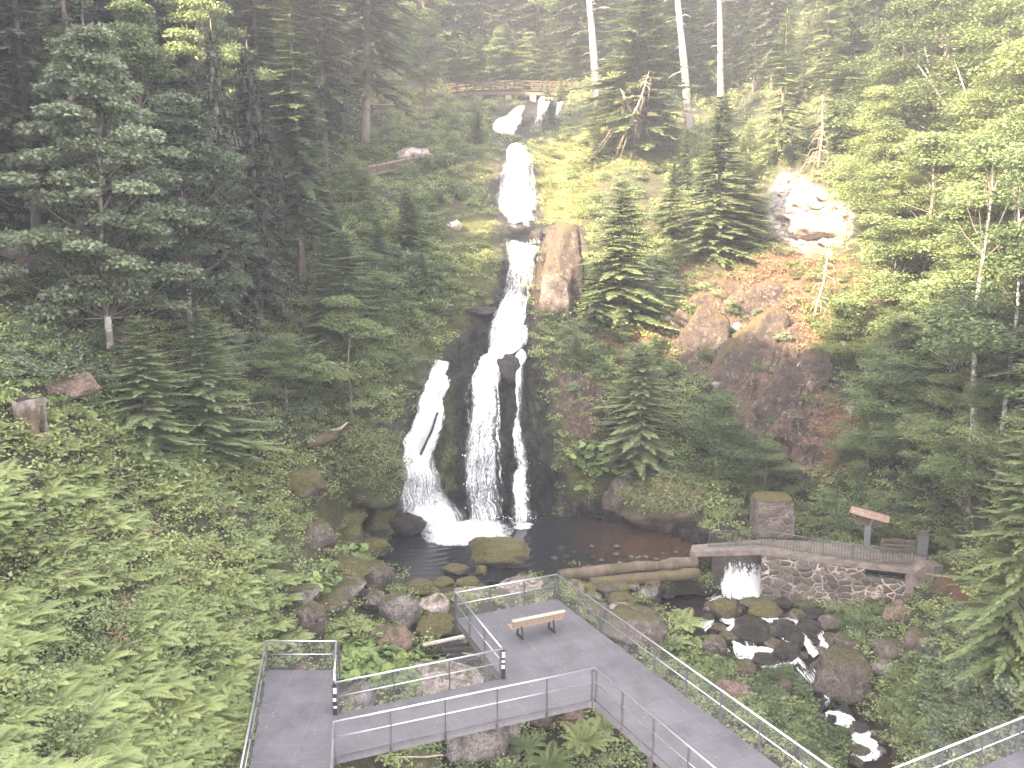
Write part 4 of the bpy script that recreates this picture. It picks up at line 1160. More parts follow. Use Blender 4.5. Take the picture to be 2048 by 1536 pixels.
def ribbon(pts, name='whitewater', label='', zoff=.22, dens=.8):
    """white water running down between the boulders: pts (u,v,width px)"""
    V = []; UV = []; DE = []
    r = np.array(pts, float); kk = np.linspace(0, len(r) - 1, (len(r) - 1) * 6 + 1)
    U = np.interp(kk, np.arange(len(r)), r[:, 0]); Vv = np.interp(kk, np.arange(len(r)), r[:, 1]); W = np.interp(kk, np.arange(len(r)), r[:, 2])
    n = 8; acc = 0; last = None
    for i in range(len(kk)):
        i0, i1 = max(i - 1, 0), min(i + 1, len(kk) - 1)
        t = np.array([U[i1] - U[i0], Vv[i1] - Vv[i0]]); t /= np.linalg.norm(t) + 1e-9; s = np.array([-t[1], t[0]])
        row = []
        for k in range(n + 1):
            x = -1 + 2 * k / n; j = 1 + .35 * mnoise.noise(Vector((i * .4, x * 2, pts[0][0] * .1)))
            u = U[i] + s[0] * x * W[i] * .8 * j; v = Vv[i] + s[1] * x * W[i] * .8 * j
            z = float(ZS(v, np.array([u]))[0]) + zoff + .10 * (1 - x * x) + .05 * mnoise.noise(Vector((i * .7, x * 3, 3)))
            row.append(unproj(u, v, depth_z(v, z)))
        c = np.mean(row, 0)
        if last is not None: acc += np.linalg.norm(c - last)
        last = c; w = np.linalg.norm(row[-1] - row[0])
        for k in range(n + 1):
            x = -1 + 2 * k / n; e = min(1, (1 - abs(x)) / .5); en = min(1, min(i, len(kk) - 1 - i) / 3 + .3)
            V.append(row[k]); UV.append((x * w / 2, -acc)); DE.append(dens * (.5 + .5 * e) * (.6 + .4 * en) - .25 * (1 - e))
    m = n + 1; ix = np.arange(len(kk) * m).reshape(len(kk), m)
    fq = np.stack([ix[:-1, :-1], ix[1:, :-1], ix[1:, 1:], ix[:-1, 1:]], -1).reshape(-1, 4)
    me = quads_mesh(name, np.array(V), M_FOAM, Fq=fq, smooth=True); put_uv_dens(me, np.array(UV), np.array(DE))
    tag(link(name, me), label, kind='structure')


for pts, lab, dn in (
    ([(1455,1262,10),(1472,1246,12),(1500,1236,10),(1530,1236,10),(1556,1243,14)], 'thin white water curling over the wide dark boulder', .62),
    ([(1548,1238,18),(1562,1256,16),(1574,1274,14),(1584,1290,18)], 'short white chute beside the wide dark boulder', .75),
    ([(1470,1288,14),(1488,1306,26),(1515,1304,20),(1550,1300,12),(1578,1308,12),(1594,1326,14)], 'bright white step of water under the wide dark boulder', .72),
    ([(1598,1250,14),(1610,1272,12),(1620,1294,14),(1632,1312,16)], 'narrow white chute between two wet rocks', .66),
    ([(1640,1262,10),(1648,1284,18),(1662,1304,16)], 'small fan of white water on the far side of the stream', .5),
    ([(1520,1334,8),(1560,1330,9),(1590,1326,8)], 'low white line of water at the upper boulder step', .6),
    ([(1396,1262,16),(1412,1250,20),(1428,1240,10)], 'small white spill next to the fern by the platform', .45),
    ([(1622,1340,12),(1636,1362,12),(1652,1386,14),(1656,1412,16)], 'pale run of water squeezed past the large brown boulder', .42),
    ([(1650,1430,16),(1674,1434,26),(1698,1444,22),(1716,1458,16)], 'bright white bend of the stream below the large brown boulder', .64),
    ([(1708,1464,18),(1726,1480,42),(1736,1500,46),(1738,1522,36)], 'wide white rush of water nearest the walkway', .66),
    ([(1412,1200,8),(1430,1195,12),(1445,1190,10)], 'small ripple of foam beside the weir', .4),
    ([(1470,1262,6),(1466,1276,8),(1470,1290,10)], 'thin trickle down the near side of the wide dark boulder', .5),
    ([(1500,1262,30),(1506,1280,40),(1512,1298,36)], 'veil of water sliding over the wide dark boulder', .28),
    ([(1584,1300,14),(1596,1318,10),(1612,1336,12)], 'broken white water past the low wet rock', .42),
    ([(1600,1330,22),(1614,1350,20),(1630,1366,16)], 'rippled white streaks in the narrowing stream', .36),
    ([(1440,1236,10),(1456,1242,14),(1470,1238,10)], 'rippled foam lip above the wide dark boulder', .5),
    ([(1556,1236,12),(1580,1240,18),(1604,1246,12)], 'foam lip between the rapids', .45),
    ([(1426,1326,14),(1440,1316,16)], 'spot of white water half hidden by bushes', .4)):
    ribbon(pts, label=lab, dens=dn + .06)
# ------------------------------------------------------------------ the steel viewing platform
plat = empty('viewing_platform', (-1.2, 29, 0))
bpy.context.view_layer.update()
tag(plat, 'angular grey steel viewing platform with mesh railings in front of the pool', 'platform')


def child(o, parent):
    o.parent = parent
    o.matrix_parent_inverse = parent.matrix_world.inverted()
    return o


def deck_piece(poly, ax, label):
    mb = MB().prism(poly, -.07, 0)
    me = mb.mesh('deck', M_DECK)
    uv = me.uv_layers.new(name='UVMap'); a = Vector((ax[0], ax[1])).normalized(); b = Vector((-a.y, a.x)); o = Vector(poly[0])
    for l in me.loops:
        q = me.vertices[l.vertex_index].co.xy - o
        uv.data[l.index].uv = (q.dot(a), q.dot(b))
    d = child(link('deck', me), plat); d['label'] = label
    # edge beams under the rim
    n = len(poly); eb = MB()
    cx = sum(p[0] for p in poly) / n; cy = sum(p[1] for p in poly) / n
    for i in range(n):
        p, q = Vector(poly[i]), Vector(poly[(i + 1) % n])
        s = (Vector((cx, cy)) - (p + q) / 2).normalized() * .09
        p = p + s; q = q + s
        eb.beam((p.x, p.y, -.19), (q.x, q.y, -.19), .07, .235)
    child(eb.build('edge_beam', M_BEAM), plat)
    return d


PA = [(-6.48, 17), (-4.05, 17), (-6.22, 29.3), (-8.71, 29.3)]
PB = [(-5.30, 24.1), (2.75, 27.35), (-.33, 28.7), (-5.71, 26.4)]
PC = [(-2.25, 33.5), (-.33, 28.7), (2.75, 27.35), (8.0, 16.85), (10.69, 17.77), (9.01, 21.14), (1.89, 35.4)]
PD = [(9.01, 21.14), (10.16, 18.84), (22.6, 25.0), (21.4, 27.51)]
deck_piece(PA, (.98, 0.0), 'straight walkway between ferns')
deck_piece(PB, (.91, .42), 'narrow connecting walkway')
deck_piece(PC, (.42, -.91), 'wide bench platform and long walkway')
deck_piece(PD, (.91, .42), 'far walkway beyond the stream')


def railing(pts, label):
    pts = [Vector((*p, 0)) for p in pts]
    top = MB()
    for i in range(len(pts) - 1):
        top.tube([pts[i] + Vector((0, 0, 1.1)), pts[i + 1] + Vector((0, 0, 1.1))], .032, 8)
    rail = child(top.build('railing', M_STEEL, smooth=True), plat)
    rail['label'] = label
    for i in range(len(pts) - 1):
        a, b = pts[i], pts[i + 1]; L = (b - a).length; d = (b - a).normalized(); n = max(1, round(L / 1.75))
        side = Vector((-d.y, d.x, 0))
        for k in range(n + 1):
            if k == 0 and i > 0: continue
            p = a.lerp(b, k / n)
            corner = (k == n and i < len(pts) - 2) or (k == 0) or (k == n)
            mb = MB()
            if corner:
                for s in (-.075, .075):
                    q = p + d * s * (1 if 0 < i else 1)
                    mb.box((q.x, q.y, .40), (.055, .055, 1.36), rz=math.atan2(d.y, d.x))
            else:
                mb.box((p.x, p.y, .40), (.022, .085, 1.36), rz=math.atan2(d.y, d.x))
                mb.box((p.x, p.y, -.2), (.05, .16, .10), rz=math.atan2(d.y, d.x))
            child(mb.build('post', M_POST), rail)
        e = d * .06
        child(MB().tube([a + e + Vector((0, 0, .60)), b - e + Vector((0, 0, .60))], .021, 6).build('mid_rail', M_STEEL, smooth=True), rail)
        # wire mesh infill hung on the outer face
        mp = MB(); q = [a + e + Vector((0, 0, -.18)), b - e + Vector((0, 0, -.18)), b - e + Vector((0, 0, 1.04)), a + e + Vector((0, 0, 1.04))]
        off = side * .030
        mp.v = [x + off for x in q]; mp.f = [(0, 1, 2, 3)]
        child(mp.build('wire_mesh', M_MESH), rail)
    return rail


railing([(-6.48, 17), (-8.71, 29.3), (-6.22, 29.3), (-5.76, 26.55)], 'railing round the end of the straight walkway')
railing([(-5.71, 26.4), (-.33, 28.7)], 'railing of the connecting walkway facing the boulders')
railing([(-.38, 28.82), (-2.25, 33.5), (1.89, 35.4), (9.01, 21.14), (21.4, 27.51)], 'long railing round the bench platform and down the stream side')
railing([(-4.05, 17), (-5.30, 24.1), (2.75, 27.35), (8.0, 16.85)], 'bright railing nearest the camera')
for x, y, zz in ((-7.4, 28.0, -3), (-6.2, 24.3, -3.5), (-1.0, 32.4, -5), (4.9, 28.6, -6), (8.0, 20.9, -7)):
    child(MB().box((x, y, zz / 2 - .3), (.16, .16, -zz + .0)).build('support_column', M_POST), plat)
# stickers on the two gate posts
for (x, y), zs_ in (((-5.71, 26.36), ((.90, .10, M_WHITE), (.80, .09, M_WHITE), (.54, .11, M_WHITE), (.28, .07, M_WHITE))),
                    ((-.30, 28.66), ((.98, .08, M_WHITE), (.86, .09, M_WHITE), (.67, .08, M_WHITE), (.47, .13, M_WHITE), (.30, .05, M_DARK)))):
    child(MB().box((x, y, .42), (.13, .04, 1.30)).build('sticker_post', M_DARK), plat)
    for z, h, m in zs_:
        child(MB().box((x + .01 * math.sin(z * 9), y - .027, z), (.105, .012, h)).build('sticker', m), plat)

# leaves and twigs blown onto the decks
LQ = []; LTn = []
for poly, n_ in ((PA, 60), (PB, 60), (PC, 190), (PD, 40)):
    for (x, y) in scatter(poly, n_):
        a_ = rnd() * 6.28; L_ = .05 + .07 * rnd()
        LQ.append(leaf_quads(np.array([[x, y, .012]]), np.array([[math.cos(a_), math.sin(a_), .08]]), np.array([[.1, .1, 1.]]), np.array([L_]), np.array([L_ * .55]))); LTn.append(np.full((1, 4), rnd()))
tag(link('fallen_leaves', quads_mesh('fallen_leaves', np.concatenate(LQ), LM['dry'], np.concatenate(LTn))), 'dry leaves and bits blown over the walkway decks', kind='stuff')

# ------------------------------------------------------------------ the bench
bn = empty('park_bench', (1.0, 32.0, 0), R(24.7))
bpy.context.view_layer.update()
tag(bn, 'wooden slatted bench with pale top edge standing on the platform', 'bench')


def lchild(o, parent):
    o.parent = parent
    return o


for k in range(3): lchild(MB().box((0, .10 + .155 * k, .45), (2.2, .13, .04)).build('seat_slat', M_BENCH), bn)
Mx = Matrix.Rotation(R(16), 3, 'X')
lchild(MB().box((0, -.02, .58), (2.2, .035, .13), M=Mx).build('backrest_slat', M_BENCH), bn)
lchild(MB().box((0, -.065, .735), (2.2, .035, .13), M=Mx).build('backrest_slat', M_BENCH), bn)
tp = lchild(MB().box((0, -.075, .828), (2.22, .13, .05)).build('backrest_top', M_BENCHTOP), bn); tp['label'] = 'pale top edge'
for s in (-.68, .68):
    mb = MB(); mb.beam((s, -.10, 0), (s, .0, .45), .05, .05); mb.beam((s, .42, 0), (s, .36, .44), .05, .05); mb.beam((s, -.12, .03), (s, .46, .03), .06, .05)
    mb.beam((s, -.02, .42), (s, .42, .42), .05, .04); mb.beam((s, 0.03, .42), (s, -.045, .80), .05, .03)
    lchild(mb.build('leg', M_IRON), bn)

# ------------------------------------------------------------------ footbridge over the weir, its wall, pier, board and cabinet
Zb = -3.0
f = [at_z(1380, 1104, Zb), at_z(1524, 1100, Zb), at_z(1650, 1118, Zb), at_z(1832, 1139, Zb)]
b = [at_z(1384, 1090, Zb), at_z(1530, 1078, Zb), at_z(1690, 1086, Zb), at_z(1858, 1112, Zb)]
fb = empty('footbridge', tuple(at_z(1520, 1100, Zb))); bpy.context.view_layer.update()
tag(fb, 'low concrete footbridge with green grey picket railing over the weir', 'footbridge')
xy = lambda p: (p.x, p.y)
sl = MB().prism([xy(f[0]), xy(f[1]), xy(f[2]), xy(f[3]), xy(b[3]), xy(b[2]), xy(b[1]), xy(b[0])], Zb - .30, Zb)
child(link('slab', uvbox(sl.mesh('slab', M_CONC))), fb)
rp = [at_z(1418, 1094, Zb), at_z(1523, 1091, Zb), at_z(1586, 1102, Zb), at_z(1645, 1112, Zb), at_z(1765, 1128, Zb), at_z(1826, 1131, Zb)]
RH = .95
hr = MB().tube([p + Vector((0, 0, RH)) for p in rp], .03, 6)
hrail = child(hr.build('railing', M_RAILG), fb)
nb_ = 0
for i in range(len(rp) - 1):
    a, c = rp[i], rp[i + 1]; L = (c - a).length; n = max(1, round(L / 1.9))
    for k in range(n + 1):
        if k == 0 and i: continue
        p = a.lerp(c, k / n); child(MB().box((p.x, p.y, Zb + RH / 2), (.05, .05, RH)).build('post', M_RAILG), hrail)
    child(MB().beam(a + Vector((0, 0, .10)), c + Vector((0, 0, .10)), .035, .035).build('bottom_rail', M_RAILG), hrail)
    child(MB().beam(a + Vector((0, 0, RH - .10)), c + Vector((0, 0, RH - .10)), .03, .03).build('upper_rail', M_RAILG), hrail)
    m = int(L / .16)
    for k in range(1, m):
        if nb_ > 98: break
        p = a.lerp(c, k / m); nb_ += 1
        child(MB().box((p.x, p.y, Zb + RH / 2), (.03, .03, RH - .2)).build('baluster', M_RAILG), hrail)


def wall_piece(a, c, z0, z1, th, name, mat, parent, back=.06):
    d = (c - a).normalized(); n = Vector((-d.y, d.x, 0))
    if n.y < 0: n = -n
    a2 = a + n * back; c2 = c + n * back
    me = MB().prism([xy(a2), xy(c2), xy(c2 + n * th), xy(a2 + n * th)], z0, z1).mesh(name, mat)
    return child(link(name, uvbox(me)), parent)


sw = empty('retaining_wall', tuple(f[2] + Vector((0, 0, -3.6)))); bpy.context.view_layer.update()
tag(sw, 'dark stone retaining wall with pale mortar joints below the footbridge path', 'stone wall')
zt = Zb - .305
wall_piece(f[1], f[2], -6.9, zt, .7, 'masonry', M_STONEWALL, sw)
h1 = f[2].lerp(f[3], .48); h2 = f[2].lerp(f[3], .62); h3 = f[2].lerp(f[3], .46); h4 = f[2].lerp(f[3], .90)
wall_piece(f[2], h3, -6.9, zt, .7, 'masonry', M_STONEWALL, sw, .055)
wall_piece(h3, h4, -5.05, zt - .48, .7, 'masonry', M_STONEWALL, sw)
wall_piece(h3, h1, -5.7, -5.052, .7, 'masonry', M_STONEWALL, sw)
wall_piece(h2, h4, -5.7, -5.052, .7, 'masonry', M_STONEWALL, sw)
wall_piece(h3, h4, -7.2, -5.702, .7, 'masonry', M_STONEWALL, sw)
wall_piece(h4, f[3], -6.9, zt, .7, 'end_block', M_CONC, sw, .05)
wall_piece(h3, h4, -7, zt, .1, 'drain_shade_panel', M_DARK, sw, 1.1)  # black sheet standing in for the shade inside the drain hollow
# pale block and slanted concrete cheek at the end of the path
cheek = empty('concrete_outlet', tuple(at_z(1848, 1142, Zb))); bpy.context.view_layer.update()
tag(cheek, 'small slanted concrete outlet at the far end of the retaining wall', 'outlet')
q = at_z(1848, 1140, Zb); mb = MB(); g = MB()
prof = [(-.55, -1.0), (.55, -1.0), (.55, .25), (.1, .32), (-.55, -.18)]
n0 = 0
for y_ in (-.45, .45):
    for x_, z_ in prof: mb.v.append(Vector((q.x + x_, q.y + y_ + .4, Zb + z_)))
mb.f = [(4, 3, 2, 1, 0), (5, 6, 7, 8, 9)] + [(i, (i + 1) % 5, 5 + (i + 1) % 5, 5 + i) for i in range(5)]
child(mb.build('cheek_wall', M_CONC), cheek)
child(MB().box((q.x + .75, q.y + .5, Zb - .25), (.38, 1.0, .9), rz=.3).build('side_block', M_CONC), cheek)

pier = empty('stone_pier', tuple(at_z(1550, 1066, Zb))); bpy.context.view_layer.update()
tag(pier, 'square masonry pier with mossy top behind the footbridge railing', 'stone pier')
q = at_z(1550, 1072, Zb)
me = MB().box((q.x, q.y + 1.0, Zb + .95), (2.15, 1.6, 2.3), rz=.05).mesh('masonry', M_STONEPIER); child(link('masonry', uvbox(me)), pier)
child(link('mossy_cap', rock_mesh('mossy_cap', RM['moss'], 77, 5, .12, 3, .9)), pier)
cp = pier.children[-1]; cp.location = (q.x, q.y + 1.0, Zb + 2.1); cp.scale = (1.2, .95, .22); cp.matrix_parent_inverse = pier.matrix_world.inverted()
child(MB().box((q.x + 1.16, q.y + .3, Zb + .55), (.14, .14, 1.3)).build('steel_upright', M_BOX), pier)

# information board under a little shingled roof
q = at_z(1735, 1094, Zb)
ib = empty('information_board', tuple(q), R(-26)); bpy.context.view_layer.update()
tag(ib, 'information board on a grey post under a tilted little shingled roof', 'sign')
lchild(MB().box((-.05, .0, .55), (.34, .14, 1.5)).build('post', M_BOX), ib)
mbp = MB(); mbp.beam((.0, 0, 1.2), (.22, .05, 1.95), .12, .10); lchild(mbp.build('brace', M_BOX), ib)
lchild(MB().box((.0, .18, 1.55), (1.6, .06, .55)).build('panel', M_WOODD), ib)
for s in (-1, 1):
    Mr = Matrix.Rotation(R(9), 3, 'Y') @ Matrix.Rotation(R(30) * -s, 3, 'X')
    me = MB().box((0, 0, 0), (2.15, .62, .055)).mesh('roof', M_SHINGLE); uvbox(me)
    rf = lchild(link('roof', me), ib); rf.matrix_local = Matrix.Translation((.0, .18 + s * .25, 2.02 - .0)) @ Mr.to_4x4()
mr = MB().beam((-1.09, .18, 2.35), (1.09, .18, 2.01), .10, .05); lchild(mr.build('ridge_board', M_WOODD), ib)

q = at_z(1842, 1110, Zb)
uc = empty('utility_cabinet', tuple(q), R(-12)); tag(uc, 'narrow grey metal utility cabinet at the end of the footbridge path', 'cabinet')
lchild(MB().box((0, 0, .62), (.58, .5, 1.3)).build('body', M_BOX), uc)
lchild(MB().box((0, 0, 1.30), (.66, .58, .06)).build('lid', M_WOODD), uc)
lchild(MB().box((0, -.265, .62), (.5, .03, 1.1)).build('door', M_BOX), uc)
q = at_z(1795, 1108, Zb)
gb = empty('wooden_gate', tuple(q), R(-10)); tag(gb, 'brown plank gate and low frame behind the picket railing', 'gate')
for k in range(3): lchild(MB().box((0, 0, .25 + .28 * k), (1.9, .05, .16)).build('plank', M_WOODD), gb)
for s in (-.9, .0, .9): lchild(MB().box((s, .06, .42), (.09, .07, .95)).build('post', M_WOODD), gb)

# ------------------------------------------------------------------ wooden bridge above the falls
wbp = [(876, 188, 116.), (930, 182, 115.), (975, 179.5, 114.), (1020, 179, 113.), (1070, 180, 112.), (1120, 181.5, 111.), (1184, 185, 110.)]
wb = empty('wooden_bridge', tuple(unproj(1040, 182, 115.5))); bpy.context.view_layer.update()
tag(wb, 'long wooden bridge with plank railings crossing above the top of the falls', 'bridge')
WP = [Vector(unproj(*p)) for p in wbp]
dk = MB(); st = MB(); r1 = MB()
for p, q in zip(WP, WP[1:]):
    n = (q - p).cross(Vector((0, 0, 1))).normalized()
    dk.beam(p - n * .0 + Vector((0, .9, -.05)), q + Vector((0, .9, -.05)), 2.0, .12)
    st.beam(p + Vector((0, .15, -.36)), q + Vector((0, .15, -.36)), .25, .48)
M_BRW = simple('dark brown bridge timber', (.045, .030, .023), .85, 0, .35, 5, .3)
child(dk.build('deck', M_BRW), wb); child(st.build('girder', M_WOODD), wb)
for y_ in (0.0, 1.8):
    rl = MB()
    for p, q in zip(WP, WP[1:]):
        for z_ in (1.05, .55):
            rl.beam(p + Vector((0, y_, z_)), q + Vector((0, y_, z_)), .07, .15)
    rb = child(rl.build('railing', M_BRW), wb)
    tot = 17
    for k in range(tot + 1):
        t = k / tot * (len(WP) - 1); i = min(int(t), len(WP) - 2); p = WP[i].lerp(WP[i + 1], t - i) + Vector((0, y_ + (-.08 if y_ == 0 else .08), 0))
        child(MB().box((p.x, p.y, p.z + .5), (.17, .14, 1.3)).build('post', M_BRW), rb)
for u_, D_ in ((955, 114.5), (1017, 113.), (1066, 112.)):
    p = Vector(unproj(u_, 195, D_)); child(MB().box((p.x, p.y + .9, p.z - .3), (.8, 1.4, 1.3)).build('pier', M_CONC), wb)

# second small bridge farther up
fbr = [Vector(unproj(1030, 106, 147.)), Vector(unproj(1092, 104, 147.))]
ub = empty('plank_bridge', tuple(fbr[0])); bpy.context.view_layer.update()
tag(ub, 'small far plank bridge among dark spruces high above the falls', 'bridge')
child(MB().beam(fbr[0], fbr[1], 1.2, .18).build('deck', M_WOOD), ub)
child(MB().beam(fbr[0] + Vector((0, -.6, .9)), fbr[1] + Vector((0, -.6, .9)), .08, .16).build('handrail', M_WOOD), ub)
for k in range(5):
    p = fbr[0].lerp(fbr[1], k / 4); child(MB().box((p.x, p.y - .6, p.z + .4), (.12, .12, 1.0)).build('post', M_WOOD), ub)


def fence(pts, h, label, off=0.0, gap=.16):
    gp = [ground(u, v) + Vector((0, -off, 0)) for u, v in pts]
    o = empty('wooden_fence', tuple(gp[0])); bpy.context.view_layer.update()
    tag(o, label, 'fence')
    for i in range(len(gp) - 1):
        a, c = gp[i], gp[i + 1]; L = (c - a).length
        for z_ in (.25, h - .06): child(MB().beam(a + Vector((0, 0, z_)), c + Vector((0, 0, z_)), .08, .11).build('rail', M_WOOD), o)
        n = max(1, round(L / 1.8))
        for k in range(n + 1):
            if k == 0 and i: continue
            p = a.lerp(c, k / n); child(MB().box((p.x, p.y, p.z + h / 2 - .3), (.13, .13, h + .7)).build('post', M_WOODD), o)
        sl_ = MB(); m = int(L / gap)
        for k in range(1, m):
            p = a.lerp(c, k / m); sl_.box((p.x, p.y - .07, p.z + h / 2), (.08, .03, h * .86))
        child(sl_.build('slat_panel', M_WOODD), o)


fence([(702, 230), (735, 231), (770, 229), (805, 226), (840, 230), (882, 233)], .95, 'brown slatted fence along the path below the upper forest', .4)
fence([(736, 356), (775, 347), (812, 338), (842, 331)], 1.0, 'dark slatted fence climbing toward the white rock', .5)
fence([(728, 150), (748, 151), (768, 149)], 1.3, 'short fence of a lookout high among dark spruces', .3, .22)

# ------------------------------------------------------------------ boulders
seen_rocks = []
ROCKOBJ = {}


def boulder(u, v, w, h, mat, label, proto=None, rz=None, group=None, back=.30, name='boulder', cat='boulder', tilt=0.0, fwd=0.0, deep=1.0):
    vb = v + h * back
    D = float(project(samp(GP, u, vb))[2])
    if in_poly(STREAM, u, vb): D = min(D, float(depth_z(vb, np.interp(vb, [r[0] for r in STREAM_ROWS], [r[3] for r in STREAM_ROWS]) + .12)))
    if in_poly(POOL, u, vb): D = min(D, float(depth_z(vb, -3.95)))
    D -= fwd
    s = F / D; wm = w / s; th = math.atan2(-(768 - v) / F * CP + SP, 1)
    dm = wm * (.75 + .2 * rnd()) * deep
    H = max(.42 * min(wm, h / s * 1.6), (h / s - .38 * dm * math.sin(max(th, 0))) / math.cos(th))
    p = unproj(u, v, D)
    p = p + np.array([0, .12 * dm, 0])
    me = ROCKS[int(rng.integers(len(ROCKS))) if proto is None else proto]
    o = link(name, me); o.location = p; o.scale = (wm / 2, dm / 2, H / 2)
    o.rotation_euler = (0, tilt, (rnd() - .5) * .5 if rz is None else rz)
    o.material_slots[0].link = 'OBJECT'; o.material_slots[0].material = RM[mat]
    seen_rocks.append((u, v, w, h)); ROCKOBJ[label] = o
    return tag(o, label, cat, group)


